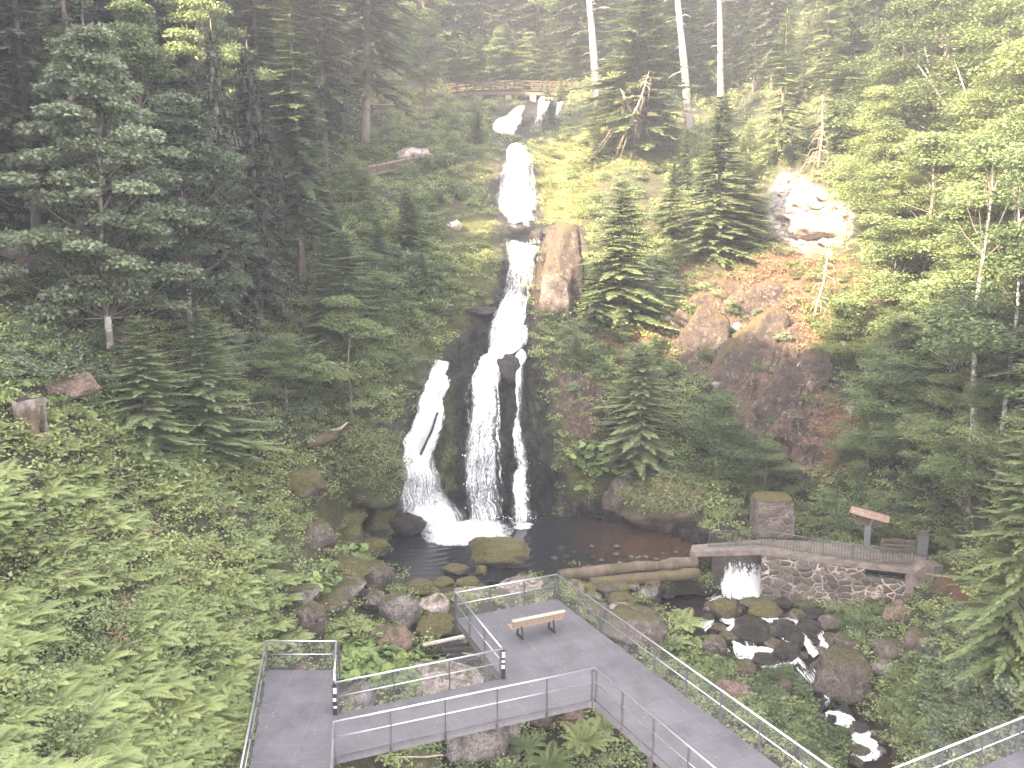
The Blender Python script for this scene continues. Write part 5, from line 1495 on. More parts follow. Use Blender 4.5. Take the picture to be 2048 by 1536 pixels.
for a in [
 (635,1082,78,76,'brown','dark brown cube shaped boulder on the fern bank above the mossy rocks',2),
 (698,1070,56,50,'moss','angular yellow green mossy boulder beside the brown cube shaped one',4),
 (750,1098,64,46,'moss','rounded mossy boulder at the pool rim under the angular mossy one',0),
 (757,1048,74,64,'moss','tall mossy boulder leaning at the foot of the sliding cascade',3),
 (688,1034,96,40,'moss','long flat mossy boulder below the mossy rock wall',5),
 (812,1052,84,50,'wet','wet black boulder touched by the foam of the cascade',0),
 (610,970,90,70,'moss','big brown moss topped block sticking out of the ferns',2),
 (732,938,150,170,'greenmoss','tall green mossy rock wall beside the sliding cascade',1,.2,None,.3,'boulder','boulder',0,1.2),
 (775,900,70,110,'wet','dark shaded rock face between mossy wall and cascade',5),
 (690,1143,118,40,'moss','long low mossy rock above the round dark boulder',5),
 (750,1157,80,66,'brown','round dark brown boulder at the near pool bank',0),
 (685,1178,92,40,'grey','flat grey rock with pale upper side behind the round dark boulder',7),
 (598,1190,84,40,'grey','flat pale grey slab half sunk in leaves on the bank',7),
 (657,1206,92,46,'brown','brown rock with a pale edge between two slabs',4),
 (618,1250,74,92,'brown','egg shaped brown boulder standing behind the walkway end',6),
 (800,1227,88,84,'grey','large rounded grey boulder with mossy rim among ferns',0),
 (745,1200,56,44,'grey','small grey boulder wedged beside the large rounded one',3),
 (780,1284,98,54,'red','flat topped reddish boulder near the ditch water',5),
 (868,1214,66,46,'pale','white faced rock near the platform corner',4),
 (880,1245,64,36,'moss','mossy stone under the white faced rock',0),
 (868,1258,80,40,'moss','low mossy stone beside the platform edge',5),
 (912,1140,54,24,'moss','small yellow mossy stone lying in the near pool water',0),
 (962,1142,26,24,'moss','tiny round mossy stone in the pool between two larger ones',3),
 (998,1108,128,70,'moss','big yellow mossy boulder rising from the middle of the pool',3),
 (840,1178,62,32,'moss','flat mossy rock at the near shore of the pool',5),
 (890,1168,44,28,'moss','low mossy shore stone beside the flat mossy rock',0),
 (935,1168,50,26,'moss','brown mossy shore stone behind the platform railing',4),
 (930,1192,74,28,'pale','pale elongated rock pointing to the platform corner',7),
 (1040,1178,96,42,'pale','pale pink slab behind the bench platform railing',7),
 (1000,1200,60,40,'brown','brown rock under the pale pink slab',2),
 (1025,1210,52,40,'grey','spotted grey rock touching the platform far edge',4),
 (1075,1192,40,26,'grey','small grey rock near the platform corner post',3),
 (1150,1180,46,36,'red','reddish stone just outside the platform corner',4),
 (1190,1222,60,42,'brown','brown stone under the stream side railing',3),
 (1245,1203,62,26,'moss','flat olive stone at the edge of the stream pool',5),
 (1215,1182,50,32,'brown','brown stone near the end of the fallen log',0),
 (1270,1262,140,84,'brown','large brown boulder beside the stream side railing',5),
 (1240,1225,60,36,'pale','pale topped rock leaning on the large brown boulder by the railing',7),
 (890,1368,158,78,'pale','large pale pink boulder between the connecting walkway and the bench platform',3),
 (712,1402,72,66,'grey','grey boulder beside the sticker covered post',4),
 (950,1488,136,116,'grey','huge grey boulder under the connecting walkway',3),
 (1022,1470,40,56,'grey','narrow grey rock beside the huge boulder under the walkway',6),
 (1075,1432,90,56,'brown','brown rock in the shade beneath the walkway corner',4),
 (1140,1436,60,56,'red','reddish rock just under the walkway inner corner',3),
 (838,1532,90,40,'grey','half hidden grey rock at the bottom under the connecting walkway',0),
 (1010,1522,64,34,'grey','low grey rock beside ferns under the walkway',7),
 (600,1336,46,18,'red','small reddish rock at the far end of the straight walkway',0),
 (1450,1224,56,52,'moss','rounded mossy boulder in the stream below the weir',0),
 (1506,1266,84,56,'wet','wide wet black boulder splitting the stream',5),
 (1568,1262,54,50,'wet','black wet rock next to the wide splitting boulder',3),
 (1618,1262,52,48,'wet','black wet rock between the two narrow chutes',0),
 (1570,1308,64,44,'wet','low wet rock under the short white chute',7),
 (1590,1280,44,40,'wet','small wet rock in the middle of the rapids',4),
 (1534,1318,66,30,'wet','flat wet rock under the bright white step',5),
 (1582,1194,70,62,'brown','brown boulder with dead roots under the stone wall',3),
 (1532,1224,70,36,'moss','long olive rock across the stream below the weir',5),
 (1612,1216,46,34,'greenmoss','small bright green mossy rock beside the brown root boulder',0),
 (1530,1205,34,22,'brown','little brown stone at the weir splash',4),
 (1690,1358,136,112,'brown','huge triangular brown boulder leaning over the lower stream',2),
 (1778,1342,58,48,'grey','pale grey rounded boulder beside the huge triangular one',0),
 (1800,1234,56,62,'red','upright reddish slab below the concrete outlet',4),
 (1822,1190,50,40,'red','rusty block under the concrete outlet',2),
 (1838,1300,62,86,'brown','tall brown boulder on the bank under the spruce branches',6),
 (1785,1302,64,50,'brown','brown boulder pressed against the tall bank boulder',3),
 (1700,1288,66,34,'brown','dark brown rock hidden behind the bush by the stream',5),
 (1662,1248,44,40,'brown','brown rock at the far bank of the rapids',3),
 (1646,1188,40,30,'brown','brown stone in front of the masonry wall',0),
 (1470,1392,74,64,'red','rusty boulder surrounded by bushes next to the walkway',3),
 (1560,1375,60,44,'brown','brown mossy rock among bushes beside the lower stream',0),
 (1490,1340,52,36,'brown','small rock between the platform bushes and the rapids',4),
 (1428,1300,50,60,'brown','brown rock beside the round leafed plant by the stream',6),
 (1128,540,92,190,'crag','tall grey brown rock pillar beside the middle cascade',1),
 (1112,600,70,110,'brown','lower flank rock of the pillar beside the middle cascade',5),
 (1335,1010,200,128,'mossbrown','large mossy overhanging rock beside the dark end of the pool',3),
 (1240,990,80,90,'brown','brown overhanging rock above the shaded pool edge',1),
 (1074,472,28,30,'wet','small black rock dividing the water on the stone lip',0),
 (1018,742,56,66,'wet','bulging black rock parting the middle veil from the narrow strand',0),
 (906,452,34,26,'pale','whitish rock on the mossy slope beside the upper cascade',4),
 (1290,564,46,44,'pale','pale broken rock on the grassy slope',2),
 (962,622,62,22,'wet','dark flat ledge beside the middle cascade',7),
 (826,312,74,36,'pale','bright white rock at the end of the dark slatted fence',3),
 (855,322,36,26,'pale','second white rock piece at the fence end',4),
 (38,498,90,52,'grey','grey rock outcrop in the darkest part of the forest',2),
 (70,535,90,50,'brown','dark rock ledge under the grey forest outcrop',5),
 (135,776,116,66,'red','orange brown rock with hanging plants on the fern slope',2),
 (232,690,46,50,'brown','dark rock behind the lichen spotted maple trunk',4),
 (1470,655,26,22,'pale','small white rock spot on the brown rock slope',4),
 (1338,636,34,14,'pale','thin white rock edge on the grassy slope',7),
 (1700,820,26,22,'pale','small white stone on the red brown slope',0),
 (1608,400,70,60,'pale','sunlit pale rock block at the top of the bright scar',2),
 (1565,362,26,34,'pale','upright white rock at the upper corner of the bright scar',4),
 (1640,455,120,60,'pale','broad sunlit pale ledge in the bright scar',5),
 (1340,300,36,30,'pale','sunlit pale rock under the leaning white trunk',0),
]:
    boulder(*a)
for (u, v) in scatter([(820,1172),(1000,1158),(1120,1145),(1390,1140),(1400,1180),(1300,1190),(1180,1210),(1120,1190),(900,1205)], 46, 20):
    k = 14 + 26 * rnd() ** 2
    boulder(u, v, k * 1.3, k * .8, ('moss', 'brown', 'moss', 'red', 'grey')[int(rng.integers(5))], 'one of the small mossy stones strewn along the near pool shore', None, None, 'small stones along the near pool shore', name='stone', cat='stone')
for (u, v) in scatter([(1130,1080),(1400,1100),(1390,1120),(1240,1130),(1120,1140),(1090,1120)], 22, 16):
    k = 5 + 6 * rnd()
    boulder(u, v + 4, k * 1.4, k * .8, ('grey', 'wet', 'brown')[int(rng.integers(3))], 'one of the small stones lying in the shallow pool end', None, None, 'small stones in the shallow pool end', name='stone', cat='stone')
for (u, v) in scatter([(1550,1200),(1680,1220),(1700,1300),(1640,1320),(1440,1330),(1400,1250),(1440,1200)], 30, 24) + scatter([(1620,1400),(1700,1420),(1800,1500),(1720,1536),(1640,1480)], 12, 26):
    k = 16 + 20 * rnd()
    boulder(u, v, k * 1.3, k * .8, ('wet', 'wet', 'brown')[int(rng.integers(3))], 'one of the small wet dark stones in the stream bed', None, None, 'small wet stones in the stream bed', name='stone', cat='stone')

for (u, v) in scatter([(1370, 640), (1450, 580), (1560, 600), (1640, 760), (1640, 930), (1540, 940), (1470, 830), (1400, 740)], 16, 30):
    k = 8 + 16 * rnd() ** 2
    boulder(u, v, k * .9, k * 1.3, ('grey', 'brown', 'brown', 'brown')[int(rng.integers(4))], 'one of the small rock bits breaking out of the brown rock slope', [2, 4, 5][int(rng.integers(3))], None, 'rock bits on the brown rock slope', name='stone', cat='stone', tilt=.5)
for a in ((1405, 690, 110, 150, 'wide crag low on the near edge of the brown rock face', 2), (1468, 765, 120, 170, 'steep crag in the middle of the brown rock face', 5), (1525, 680, 110, 140, 'flecked crag under the dry grass slope', 1), (1565, 810, 120, 180, 'long crag beside the red brown litter strip', 2),
          (1492, 880, 110, 130, 'lowest crag just above the bushes by the footbridge', 5), (1615, 760, 80, 140, 'narrow crag at the red brown edge of the rock face', 6), (1422, 612, 90, 80, 'small crag topping the brown rock face', 4), (1535, 600, 110, 80, 'broad low crag below the sunlit spruce', 7),
          (1360, 660, 60, 80, 'isolated crag beside the grassy strip', 2), (1580, 915, 90, 90, 'dark crag at the foot of the rock face', 3)):
    boulder(*a[:4], 'crag', a[4], a[5], None, None, .1, 'crag', 'rock', .35, -.45, .34)
for (u, v) in scatter([(1550, 370), (1640, 380), (1720, 430), (1690, 495), (1600, 500), (1545, 460)], 12, 24):
    k = 14 + 20 * rnd()
    boulder(u, v, k * 1.5, k * .7, ('pale', 'grey', 'pale')[int(rng.integers(3))], 'one of the broken rock pieces in the bright scar', [2, 4, 5][int(rng.integers(3))], None, 'broken rock pieces in the bright scar', name='stone', cat='stone', tilt=.25)

# ------------------------------------------------------------------ logs, stump, sticks
def log(name, pts, rad, mat, label, cat='log', sides=10):
    mb = MB()
    n = 14; P0 = [Vector(p) for p in pts]; out = []
    for i in range(n + 1):
        t = i / n * (len(P0) - 1); k = min(int(t), len(P0) - 2)
        out.append(P0[k].lerp(P0[k + 1], t - k) + Vector((mnoise.noise(Vector((i * .6, rad * 9, 1))), mnoise.noise(Vector((i * .6, rad * 9, 5))), mnoise.noise(Vector((i * .6, rad * 9, 8))))) * rad * .35)
    mb.tube(out, [rad * (.85 + .3 * (mnoise.noise(Vector((i * .8, rad * 7, 2))) + .5)) for i in range(n + 1)], sides)
    return tag(mb.build(name, BK[mat], smooth=True), label, cat)


log('fallen_log', [at_z(1118, 1152, -3.75), at_z(1220, 1140, -3.65), at_z(1392, 1124, -3.62)], .34, 'log', 'long weathered log lying along the near edge of the pool', sides=12)
log('fallen_log', [at_z(1180, 1168, -4.1), at_z(1300, 1156, -4.1), at_z(1395, 1146, -4.1)], .34, 'mosslog', 'mossy half buried log under the long weathered one', sides=12)
p1 = ground(618, 894); p2 = ground(676, 880)
lg = empty('mossy_log', tuple(p1)); bpy.context.view_layer.update(); tag(lg, 'short mossy fallen trunk with a broken branch above the mossy rock wall', 'log')
child(MB().tube([p1 + Vector((0, -.3, .25)), (p1 + p2) / 2 + Vector((0.1, -.45, .42)), p2 + Vector((0, -.35, .35))], [.25, .31, .27], 10).build('trunk', BK['mosslog'], smooth=True), lg)
child(MB().tube([p2 + Vector((-.3, -.5, .7)), p2 + Vector((.3, -.6, .85)), p2 + Vector((.75, -.6, 1.25))], [.13, .10, .05], 6).build('branch', BK['dead'], smooth=True), lg)
pl = MB().beam(at_z(846, 1290, -3.9), at_z(930, 1272, -3.7), .16, .10)
tag(pl.build('plank', simple('bleached plank', (.50, .43, .38), .8, 0, .25, 5, .2)), 'bleached wooden plank bridging the ditch beside the platform', 'plank')
log('stick', [at_z(925, 1306, -3.6), at_z(960, 1312, -3.5), at_z(1000, 1330, -3.6)], .035, 'dead', 'thin dry branch lying under the bench platform edge', 'branch', 5)
log('stick', [at_z(788, 1514, -3.9), at_z(850, 1514, -3.8), at_z(886, 1510, -3.8)], .035, 'dead', 'pale dry stick under the connecting walkway', 'branch', 5)
log('fallen_branch', [ground(848, 908) + Vector((0, -1.0, .2)), ground(864, 862) + Vector((0, -1.0, .3)), ground(874, 830) + Vector((0, -.9, .3))], .08, 'wetbark', 'dark branch leaning against the sliding cascade', 'branch', 6)
log('dead_branch', [ground(1568, 770) + Vector((0, -.6, .3)), ground(1590, 745) + Vector((0, -.7, .6)), ground(1632, 728) + Vector((0, -.7, .7))], .05, 'dead', 'thin dead branch sticking out of the brown rock slope', 'branch', 5)
g = ground(62, 872)
sm = empty('tree_stump', tuple(g)); bpy.context.view_layer.update(); tag(sm, 'ragged pale grey tree stump on the fern slope', 'stump')
mb = MB(); zs2 = [-.5, .0, .5, 1.0, 1.35]; rr2 = [.72, .60, .48, .50, .56]; k0 = len(mb.v); S = 16
for z_, r_ in zip(zs2, rr2):
    for i in range(S):
        an = 6.283 * i / S; rad_ = r_ * (1 + .34 * mnoise.noise(Vector((math.cos(an) * 1.7, math.sin(an) * 1.7, z_ * .6))) + .13 * math.sin(an * 5 + z_))
        mb.v.append(g + Vector((math.cos(an) * rad_, math.sin(an) * rad_, z_ + (.30 * mnoise.noise(Vector((math.cos(an) * 2, math.sin(an) * 2, 9))) if z_ > 1.2 else 0))))
for j in range(4):
    for i in range(S): mb.f.append((j * S + i, j * S + (i + 1) % S, (j + 1) * S + (i + 1) % S, (j + 1) * S + i))
mb.f.append(tuple(4 * S + i for i in range(S)))
child(mb.build('stump_wood', BK['stump'], smooth=True), sm)
child(MB().tube([g + Vector((.45, -.2, .1)), g + Vector((.62, -.35, .7)), g + Vector((.60, -.3, 1.2))], [.10, .09, .05], 6).build('moss_strip', RM['moss'], smooth=True), sm)
# ------------------------------------------------------------------ trees: (kind, u, v_base, v_top, label, options)
def tree(kind, u, vb, vt, label, name=None, group=None, **k):
    p = ground(u, vb); h = (vb - vt) / ppm(u, vb) / .97
    nm = name or {'maple': 'maple_tree', 'broad': 'broadleaf_tree', 'broadl': 'broadleaf_tree', 'birch': 'birch_tree', 'beech': 'beech_tree', 'light': 'fir_tree', 'younglight': 'young_fir', 'young': 'young_spruce'}.get(kind, 'spruce_tree')
    return plant(kind, p, h, name=nm, label=label, group=group, **k)


tree('maple', 226, 735, 120, 'large maple with patchy lichen trunk and layered pale leaves over the fern slope', rz=.4, var=0, wide=1.05)
tree('maple', 385, 700, 230, 'lower maple with drooping pale boughs between the large maple and the hanging spruces', rz=2.4, var=1, wide=1.05)
tree('beech', 300, 560, 60, 'dark leafy beech rising behind the large maple', wide=.9)
tree('beech', 130, 420, -60, 'shaded beech high on the dark slope above the maple', wide=.9)
tree('beech', 530, 330, -60, 'shaded beech behind the forked spruce', wide=.85)
tree('beech', 640, 290, 40, 'small beech at the upper edge of the slatted path fence', wide=.9)
tree('beech', 430, 470, -40, 'tall shaded beech between the dark spruces', wide=.85)
tree('talldark', 75, 495, -260, 'dark spruce with bare thin trunk beside the forest rock outcrop', wide=.9, barkm='grey')
tree('bare', 171, 585, -240, 'tall spruce with straight grey trunk just behind the maple crown', wide=.75, barkm='grey')
tree('bare', 206, 600, -160, 'slim dark spruce trunk between the maple and the straight grey spruce', wide=.5, barkm='brown')
tree('droop', 520, 655, 130, 'grey green spruce with hanging curtain branches beside the maple crown', wide=1.15)
tree('droop', 455, 640, 90, 'second hanging spruce half hidden behind the maple crown', wide=1.1)
tree('tall', 605, 560, 20, 'tall green spruce rising behind the hanging spruce', wide=.95)
tree('tall', 730, 290, -330, 'lone spruce with slanting bare grey trunk beside the slatted path fence', barkm='grey', tilt=(0, .05), wide=1.05, var=0)
tree('beech', 850, 200, -40, 'leafy beech with layered sunlit edge beside the wooden bridge', wide=.9)
tree('talldark', 650, 330, -190, 'dark spruce above the lower slatted fence', wide=.9)
tree('tall', 560, 420, -120, 'forked spruce with a pale dead side stem in the shaded forest', wide=.85)
tree('twin', 298, 890, 640, 'young spruce at the top of the fern bank, nearest the maple trunk', wide=1.45)
tree('twin', 418, 900, 612, 'young spruce standing next to its twin on the fern bank', wide=1.45)
tree('young', 692, 735, 480, 'bluish young spruce on the slope beside the middle cascade', wide=1.1)
tree('young', 640, 700, 560, 'small young spruce tucked under the hanging spruce')
tree('broad', 700, 830, 610, 'bushy broadleaf sapling hanging over the mossy rock wall', wide=1.3)
tree('broad', 740, 700, 520, 'grey green sapling on the slope above the mossy rock wall', wide=1.2)
tree('young', 1238, 628, 372, 'dense dark young spruce next to the rock pillar', wide=1.25)
tree('young', 1190, 645, 520, 'small dark spruce pressed against the rock pillar', wide=1.2)
tree('mid', 1432, 512, 205, 'mid sized dark spruce on the sunlit slope beside the bright scar', wide=1.35)
tree('young', 1278, 925, 690, 'small spruce on the rock slope above the overhanging mossy rock', wide=1.2)
tree('young', 1195, 330, 250, 'tiny spruce at the sunlit edge above the upper cascade')
tree('light', 1560, 330, 50, 'light green fir glowing in the sun above the bright scar', wide=1.2)
tree('mid', 1285, 305, -90, 'broad spruce standing behind the tangle of dead branches', wide=1.3)
tree('bare', 1196, 225, -330, 'white trunked spruce at the sunlit end of the wooden bridge', tilt=(0, -.10), var=0, wide=.95)
tree('bare', 1380, 268, -330, 'white trunked spruce with broken patchy bark on the sunlit slope', tilt=(0, -.13), var=1, wide=.9)
tree('bare', 1441, 212, -360, 'slim straight white trunk with fine dead twigs', tilt=(0, -.06), var=0, wide=.75)
tree('mid', 1690, 290, 0, 'spruce behind the bleached dead sapling', wide=1.1)
tree('mid', 1345, 470, 330, 'small shaded spruce on the grassy slope', wide=1.3)
tree('layer', 2035, 1345, 800, 'spruce with long tiered branches hanging over the stream bank', rz=1.0, wide=.85)
tree('layer', 2110, 1180, 640, 'second tiered spruce behind the stream bank spruce', rz=3.0, wide=.9)
tree('birch', 1943, 985, 300, 'white stemmed birch among the dense leafy trees', wide=1.2, tilt=(0, -.03))
tree('birch', 2003, 960, 300, 'thinner white stemmed birch behind the first one', wide=.9, tilt=(0, -.01))
tree('broadl', 1870, 340, 20, 'bright leafy tree with several thin pale stems high on the sunlit slope', wide=1.3)
tree('broadl', 1790, 330, 40, 'yellow green tree at the edge of the sunlit upper slope', wide=1.3)
tree('broadl', 1990, 330, 10, 'tall pale leafy tree beside the upper frame corner', wide=1.4)
tree('broadl', 2060, 420, 60, 'wide leafy tree filling the upper slope corner', wide=1.3)
tree('broadl', 1760, 480, 260, 'sunlit leafy tree beside the bright scar', wide=1.3)
tree('broad', 1850, 560, 290, 'dense green tree under the thin stemmed sunlit trees', wide=1.4)
tree('broad', 1780, 700, 470, 'dark green tree at the edge of the red brown slope', wide=1.3)
tree('broad', 1990, 640, 330, 'round dark green tree near the birches', wide=1.5)
tree('broad', 2070, 820, 480, 'dark leafy tree beside the thinner birch', wide=1.5)
tree('broad', 1850, 780, 570, 'broad crowned shaded tree beside the first birch', wide=1.2)
tree('broad', 1800, 900, 670, 'low shaded tree at the foot of the red brown slope', wide=1.35)
tree('broad', 1880, 960, 760, 'leafy shaded tree above the utility cabinet', wide=1.3)
tree('broad', 1740, 960, 800, 'small leafy tree above the shingled board roof', wide=1.3)
tree('broad', 1430, 960, 800, 'bushy small tree on the rock slope above the footbridge', wide=1.5)
tree('broad', 1520, 1005, 890, 'low bushy tree just above the stone pier', wide=1.6)
tree('broadl', 1685, 740, 600, 'light green bush tree on the red brown slope', wide=1.5)
tree('broad', 570, 815, 680, 'round grey green bush tree beside the twin young spruces', wide=1.6)
tree('young', 1100, 250, 205, 'tiny spruce beside the thin trickle under the bridge')
tree('young', 955, 300, 232, 'small spruce at the wide cascade under the bridge', wide=1.2)

# bleached dead sapling, dead fallen spruce tangle
def dead_tree(p, h, label, lean=(0, 0), n=60, L0=.9, name='dead_tree', down=.7, mat='dead'):
    o = empty(name, p); o.rotation_euler = (lean[0], lean[1], 0)
    mb = MB(); mb.tube([Vector((0, 0, -.3)), Vector((.03 * h, 0, h * .5)), Vector((0, .02 * h, h))], [h * .016 + .03, h * .010 + .02, .01], 6)
    link('trunk', mb.mesh('trunk', BK[mat], True), o)
    br = MB()
    for k in range(n):
        f_ = .08 + .9 * rnd(); a = rnd() * 6.28; L_ = L0 * (1.15 - f_) * (.5 + .8 * rnd()); p0 = Vector((.03 * h * math.sin(f_ * 3.14), 0, h * f_))
        d = Vector((math.cos(a), math.sin(a), 0))
        br.tube([p0, p0 + d * L_ * .6 + Vector((0, 0, -.15 * L_ * down)), p0 + d * L_ + Vector((0, 0, -L_ * down))], [.028, .018, .006], 4, cap=False)
    link('crown', br.mesh('crown', BK[mat], True), o)
    return tag(o, label, 'dead tree')


dead_tree(ground(1637, 335), 6.2, 'bleached dead sapling standing above the bright scar', n=70, L0=1.5)
dead_tree(ground(1625, 640), 6.0, 'thin dead sapling leaning over the red brown slope', (0.1, .12), n=30, L0=1.6)
dead_tree(ground(1235, 290) + Vector((0, -5, .3)), 6.5, 'tangle of sunbleached dead branches on the slope beside the bridge', (.25, .35), n=46, L0=2.4, down=1.2)
dead_tree(ground(1262, 285) + Vector((0, -5, .3)), 5.0, 'second bleached snag hanging down the sunlit slope', (.35, -.45), n=34, L0=1.9, down=1.2)
for (u, v, t_, lab) in ((1880, 300, -.45, 'thin pale leaning stem among the sunlit leaves'), (1855, 300, -.25, 'thin pale upright stem among the sunlit leaves'), (1905, 310, -.6, 'strongly leaning thin stem among the sunlit leaves'),
                        (1930, 330, -.35, 'crooked thin stem behind the leaning ones')):
    dead_tree(ground(u, v) + Vector((0, -2.5, 0)), 7.5, lab, (0, t_), n=10, L0=1.2, name='bare_sapling', down=-.3, mat='pale')

# forests: groups of look-alike trees filling the slopes
PROT = [(965, 190, 1120, 470), (885, 150, 1185, 205), (700, 205, 885, 245), (735, 300, 870, 360), (1000, 430, 1090, 1040), (725, 120, 775, 160), (1530, 340, 1720, 510), (1300, 540, 1660, 1000), (1085, 430, 1175, 640)]


def forest(poly, n, kinds, hr, label, group, mind=40, name='spruce_tree', wide=(.8, 1.1), cat='tree', guard=True):
    for (u, v) in scatter(poly, n, mind):
        s = ppm(u, v); h = hr[0] + (hr[1] - hr[0]) * rnd(); hp = h * s; w = h * s * .11
        if guard and any(u + w > a and u - w < c and v > b_ and v - hp < d for a, b_, c, d in PROT): continue
        plant(kinds[int(rng.integers(len(kinds)))], ground(u, v), h, name=name, label=label, group=group, wide=wide[0] + (wide[1] - wide[0]) * rnd(), cat=cat)


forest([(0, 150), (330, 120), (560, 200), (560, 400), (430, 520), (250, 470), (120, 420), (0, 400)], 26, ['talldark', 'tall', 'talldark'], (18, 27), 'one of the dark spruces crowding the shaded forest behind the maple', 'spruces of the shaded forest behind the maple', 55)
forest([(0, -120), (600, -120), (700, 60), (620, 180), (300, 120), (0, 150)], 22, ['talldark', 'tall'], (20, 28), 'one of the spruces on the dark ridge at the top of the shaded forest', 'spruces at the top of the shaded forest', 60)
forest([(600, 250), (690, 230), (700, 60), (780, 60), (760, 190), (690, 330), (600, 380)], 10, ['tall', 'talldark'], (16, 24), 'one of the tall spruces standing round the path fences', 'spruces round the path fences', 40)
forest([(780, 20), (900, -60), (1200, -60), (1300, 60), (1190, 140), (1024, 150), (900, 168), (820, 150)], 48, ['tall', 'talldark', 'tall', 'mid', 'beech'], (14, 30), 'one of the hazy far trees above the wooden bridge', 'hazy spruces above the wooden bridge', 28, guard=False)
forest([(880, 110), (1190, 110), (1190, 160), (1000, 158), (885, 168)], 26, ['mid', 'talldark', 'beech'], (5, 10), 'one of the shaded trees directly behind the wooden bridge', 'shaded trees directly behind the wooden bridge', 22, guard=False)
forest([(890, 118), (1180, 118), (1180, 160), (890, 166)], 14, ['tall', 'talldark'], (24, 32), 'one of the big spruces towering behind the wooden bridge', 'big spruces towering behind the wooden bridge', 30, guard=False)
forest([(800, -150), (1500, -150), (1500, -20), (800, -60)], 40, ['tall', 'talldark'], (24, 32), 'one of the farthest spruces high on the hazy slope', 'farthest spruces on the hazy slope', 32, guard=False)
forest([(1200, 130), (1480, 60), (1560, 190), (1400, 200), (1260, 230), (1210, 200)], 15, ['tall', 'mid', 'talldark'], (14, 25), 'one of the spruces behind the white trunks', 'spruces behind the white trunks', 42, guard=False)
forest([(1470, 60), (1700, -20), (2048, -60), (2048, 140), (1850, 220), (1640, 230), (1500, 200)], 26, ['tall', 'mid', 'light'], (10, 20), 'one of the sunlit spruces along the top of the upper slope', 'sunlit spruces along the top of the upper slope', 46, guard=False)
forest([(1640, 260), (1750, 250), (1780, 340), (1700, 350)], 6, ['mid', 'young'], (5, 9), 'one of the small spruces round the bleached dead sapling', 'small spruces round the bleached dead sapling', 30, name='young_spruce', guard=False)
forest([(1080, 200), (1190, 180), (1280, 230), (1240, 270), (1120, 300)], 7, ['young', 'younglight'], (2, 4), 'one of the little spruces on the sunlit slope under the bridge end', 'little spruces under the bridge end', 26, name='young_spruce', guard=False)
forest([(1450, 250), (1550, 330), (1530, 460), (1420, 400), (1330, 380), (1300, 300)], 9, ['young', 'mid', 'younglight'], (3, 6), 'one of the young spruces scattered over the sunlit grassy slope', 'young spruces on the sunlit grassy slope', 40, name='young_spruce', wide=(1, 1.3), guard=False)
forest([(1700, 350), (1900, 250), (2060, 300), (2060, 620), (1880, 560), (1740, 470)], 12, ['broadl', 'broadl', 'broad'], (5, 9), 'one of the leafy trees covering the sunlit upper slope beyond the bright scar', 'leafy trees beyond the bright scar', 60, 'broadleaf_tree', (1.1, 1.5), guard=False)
forest([(1760, 640), (1900, 560), (2060, 640), (2060, 1000), (1900, 1050), (1780, 960)], 14, ['broad'], (4, 7), 'one of the shaded leafy trees on the steep bank above the footbridge path', 'shaded leafy trees above the footbridge path', 60, 'broadleaf_tree', (1.1, 1.5), guard=False)
forest([(1100, 640), (1230, 630), (1330, 740), (1300, 880), (1180, 800)], 6, ['young', 'broad'], (1.8, 3.2), 'one of the small trees growing on the rocky slope beside the falls', 'small trees on the rocky slope beside the falls', 48, 'sapling', (1.1, 1.5), guard=False)
forest([(640, 420), (760, 380), (860, 420), (880, 560), (780, 660), (640, 640)], 10, ['young', 'broad', 'young'], (2.5, 4.5), 'one of the young trees on the green slope above the mossy rock wall', 'young trees above the mossy rock wall', 55, 'sapling', (1.1, 1.5))


forest([(2090, 300), (2420, 300), (2420, 1000), (2150, 1000)], 12, ['broad', 'mid', 'broadl'], (5, 9), 'one of the trees on the steep bank beyond the tiered spruces', 'trees beyond the tiered spruces', 70, 'broadleaf_tree', (1.0, 1.3), guard=False)
forest([(-320, 250), (-60, 250), (-60, 620), (-320, 620)], 7, ['tall', 'talldark'], (16, 24), 'one of the dark spruces beside the forest rock outcrop', 'dark spruces beside the forest rock outcrop', 70, guard=False)

# ------------------------------------------------------------------ shrubs
def shrubs(poly, n, meshes, size, label, group, mind=26, zs=(.7, 1.1)):
    for (u, v) in scatter(poly, n, mind):
        s = size[0] + (size[1] - size[0]) * rnd()
        single(meshes, 'shrub', ground(u, v) - Vector((0, 0, .15)), (s, s, s * (zs[0] + (zs[1] - zs[0]) * rnd())), label, 'shrub', group)


shrubs([(620, 330), (720, 300), (900, 235), (985, 270), (950, 330), (930, 430), (880, 480), (900, 580), (820, 660), (700, 690), (630, 620)], 60, SHRUBS, (.8, 1.5), 'one of the leafy shrubs on the green slope between the fences and the falls', 'shrubs between the fences and the falls', 34)
shrubs([(880, 222), (980, 215), (1000, 240), (960, 280), (870, 255)], 12, SHRUBS, (.6, 1.0), 'one of the shrubs crowding under the wooden bridge', 'shrubs under the wooden bridge', 22)
shrubs([(0, 540), (200, 560), (260, 680), (210, 760), (0, 780)], 26, SHRUBS_D, (.7, 1.2), 'one of the shaded shrubs under the forest edge on the fern slope', 'shaded shrubs under the forest edge', 36)
shrubs([(440, 640), (640, 640), (700, 800), (640, 860), (480, 860)], 20, SHRUBS_D, (.7, 1.2), 'one of the dark shrubs below the hanging spruces', 'dark shrubs below the hanging spruces', 36)
shrubs([(760, 680), (860, 620), (930, 560), (960, 600), (860, 700), (790, 790)], 12, SHRUBS, (.5, .9), 'one of the low shrubs on the mossy shoulder beside the sliding cascade', 'low shrubs on the mossy shoulder', 28)
shrubs([(1080, 640), (1230, 640), (1400, 760), (1500, 900), (1480, 960), (1300, 930), (1200, 900), (1140, 780)], 36, SHRUBS, (.5, 1.0), 'one of the shrubs on the rocky slope above the dark pool end', 'shrubs above the dark pool end', 36)
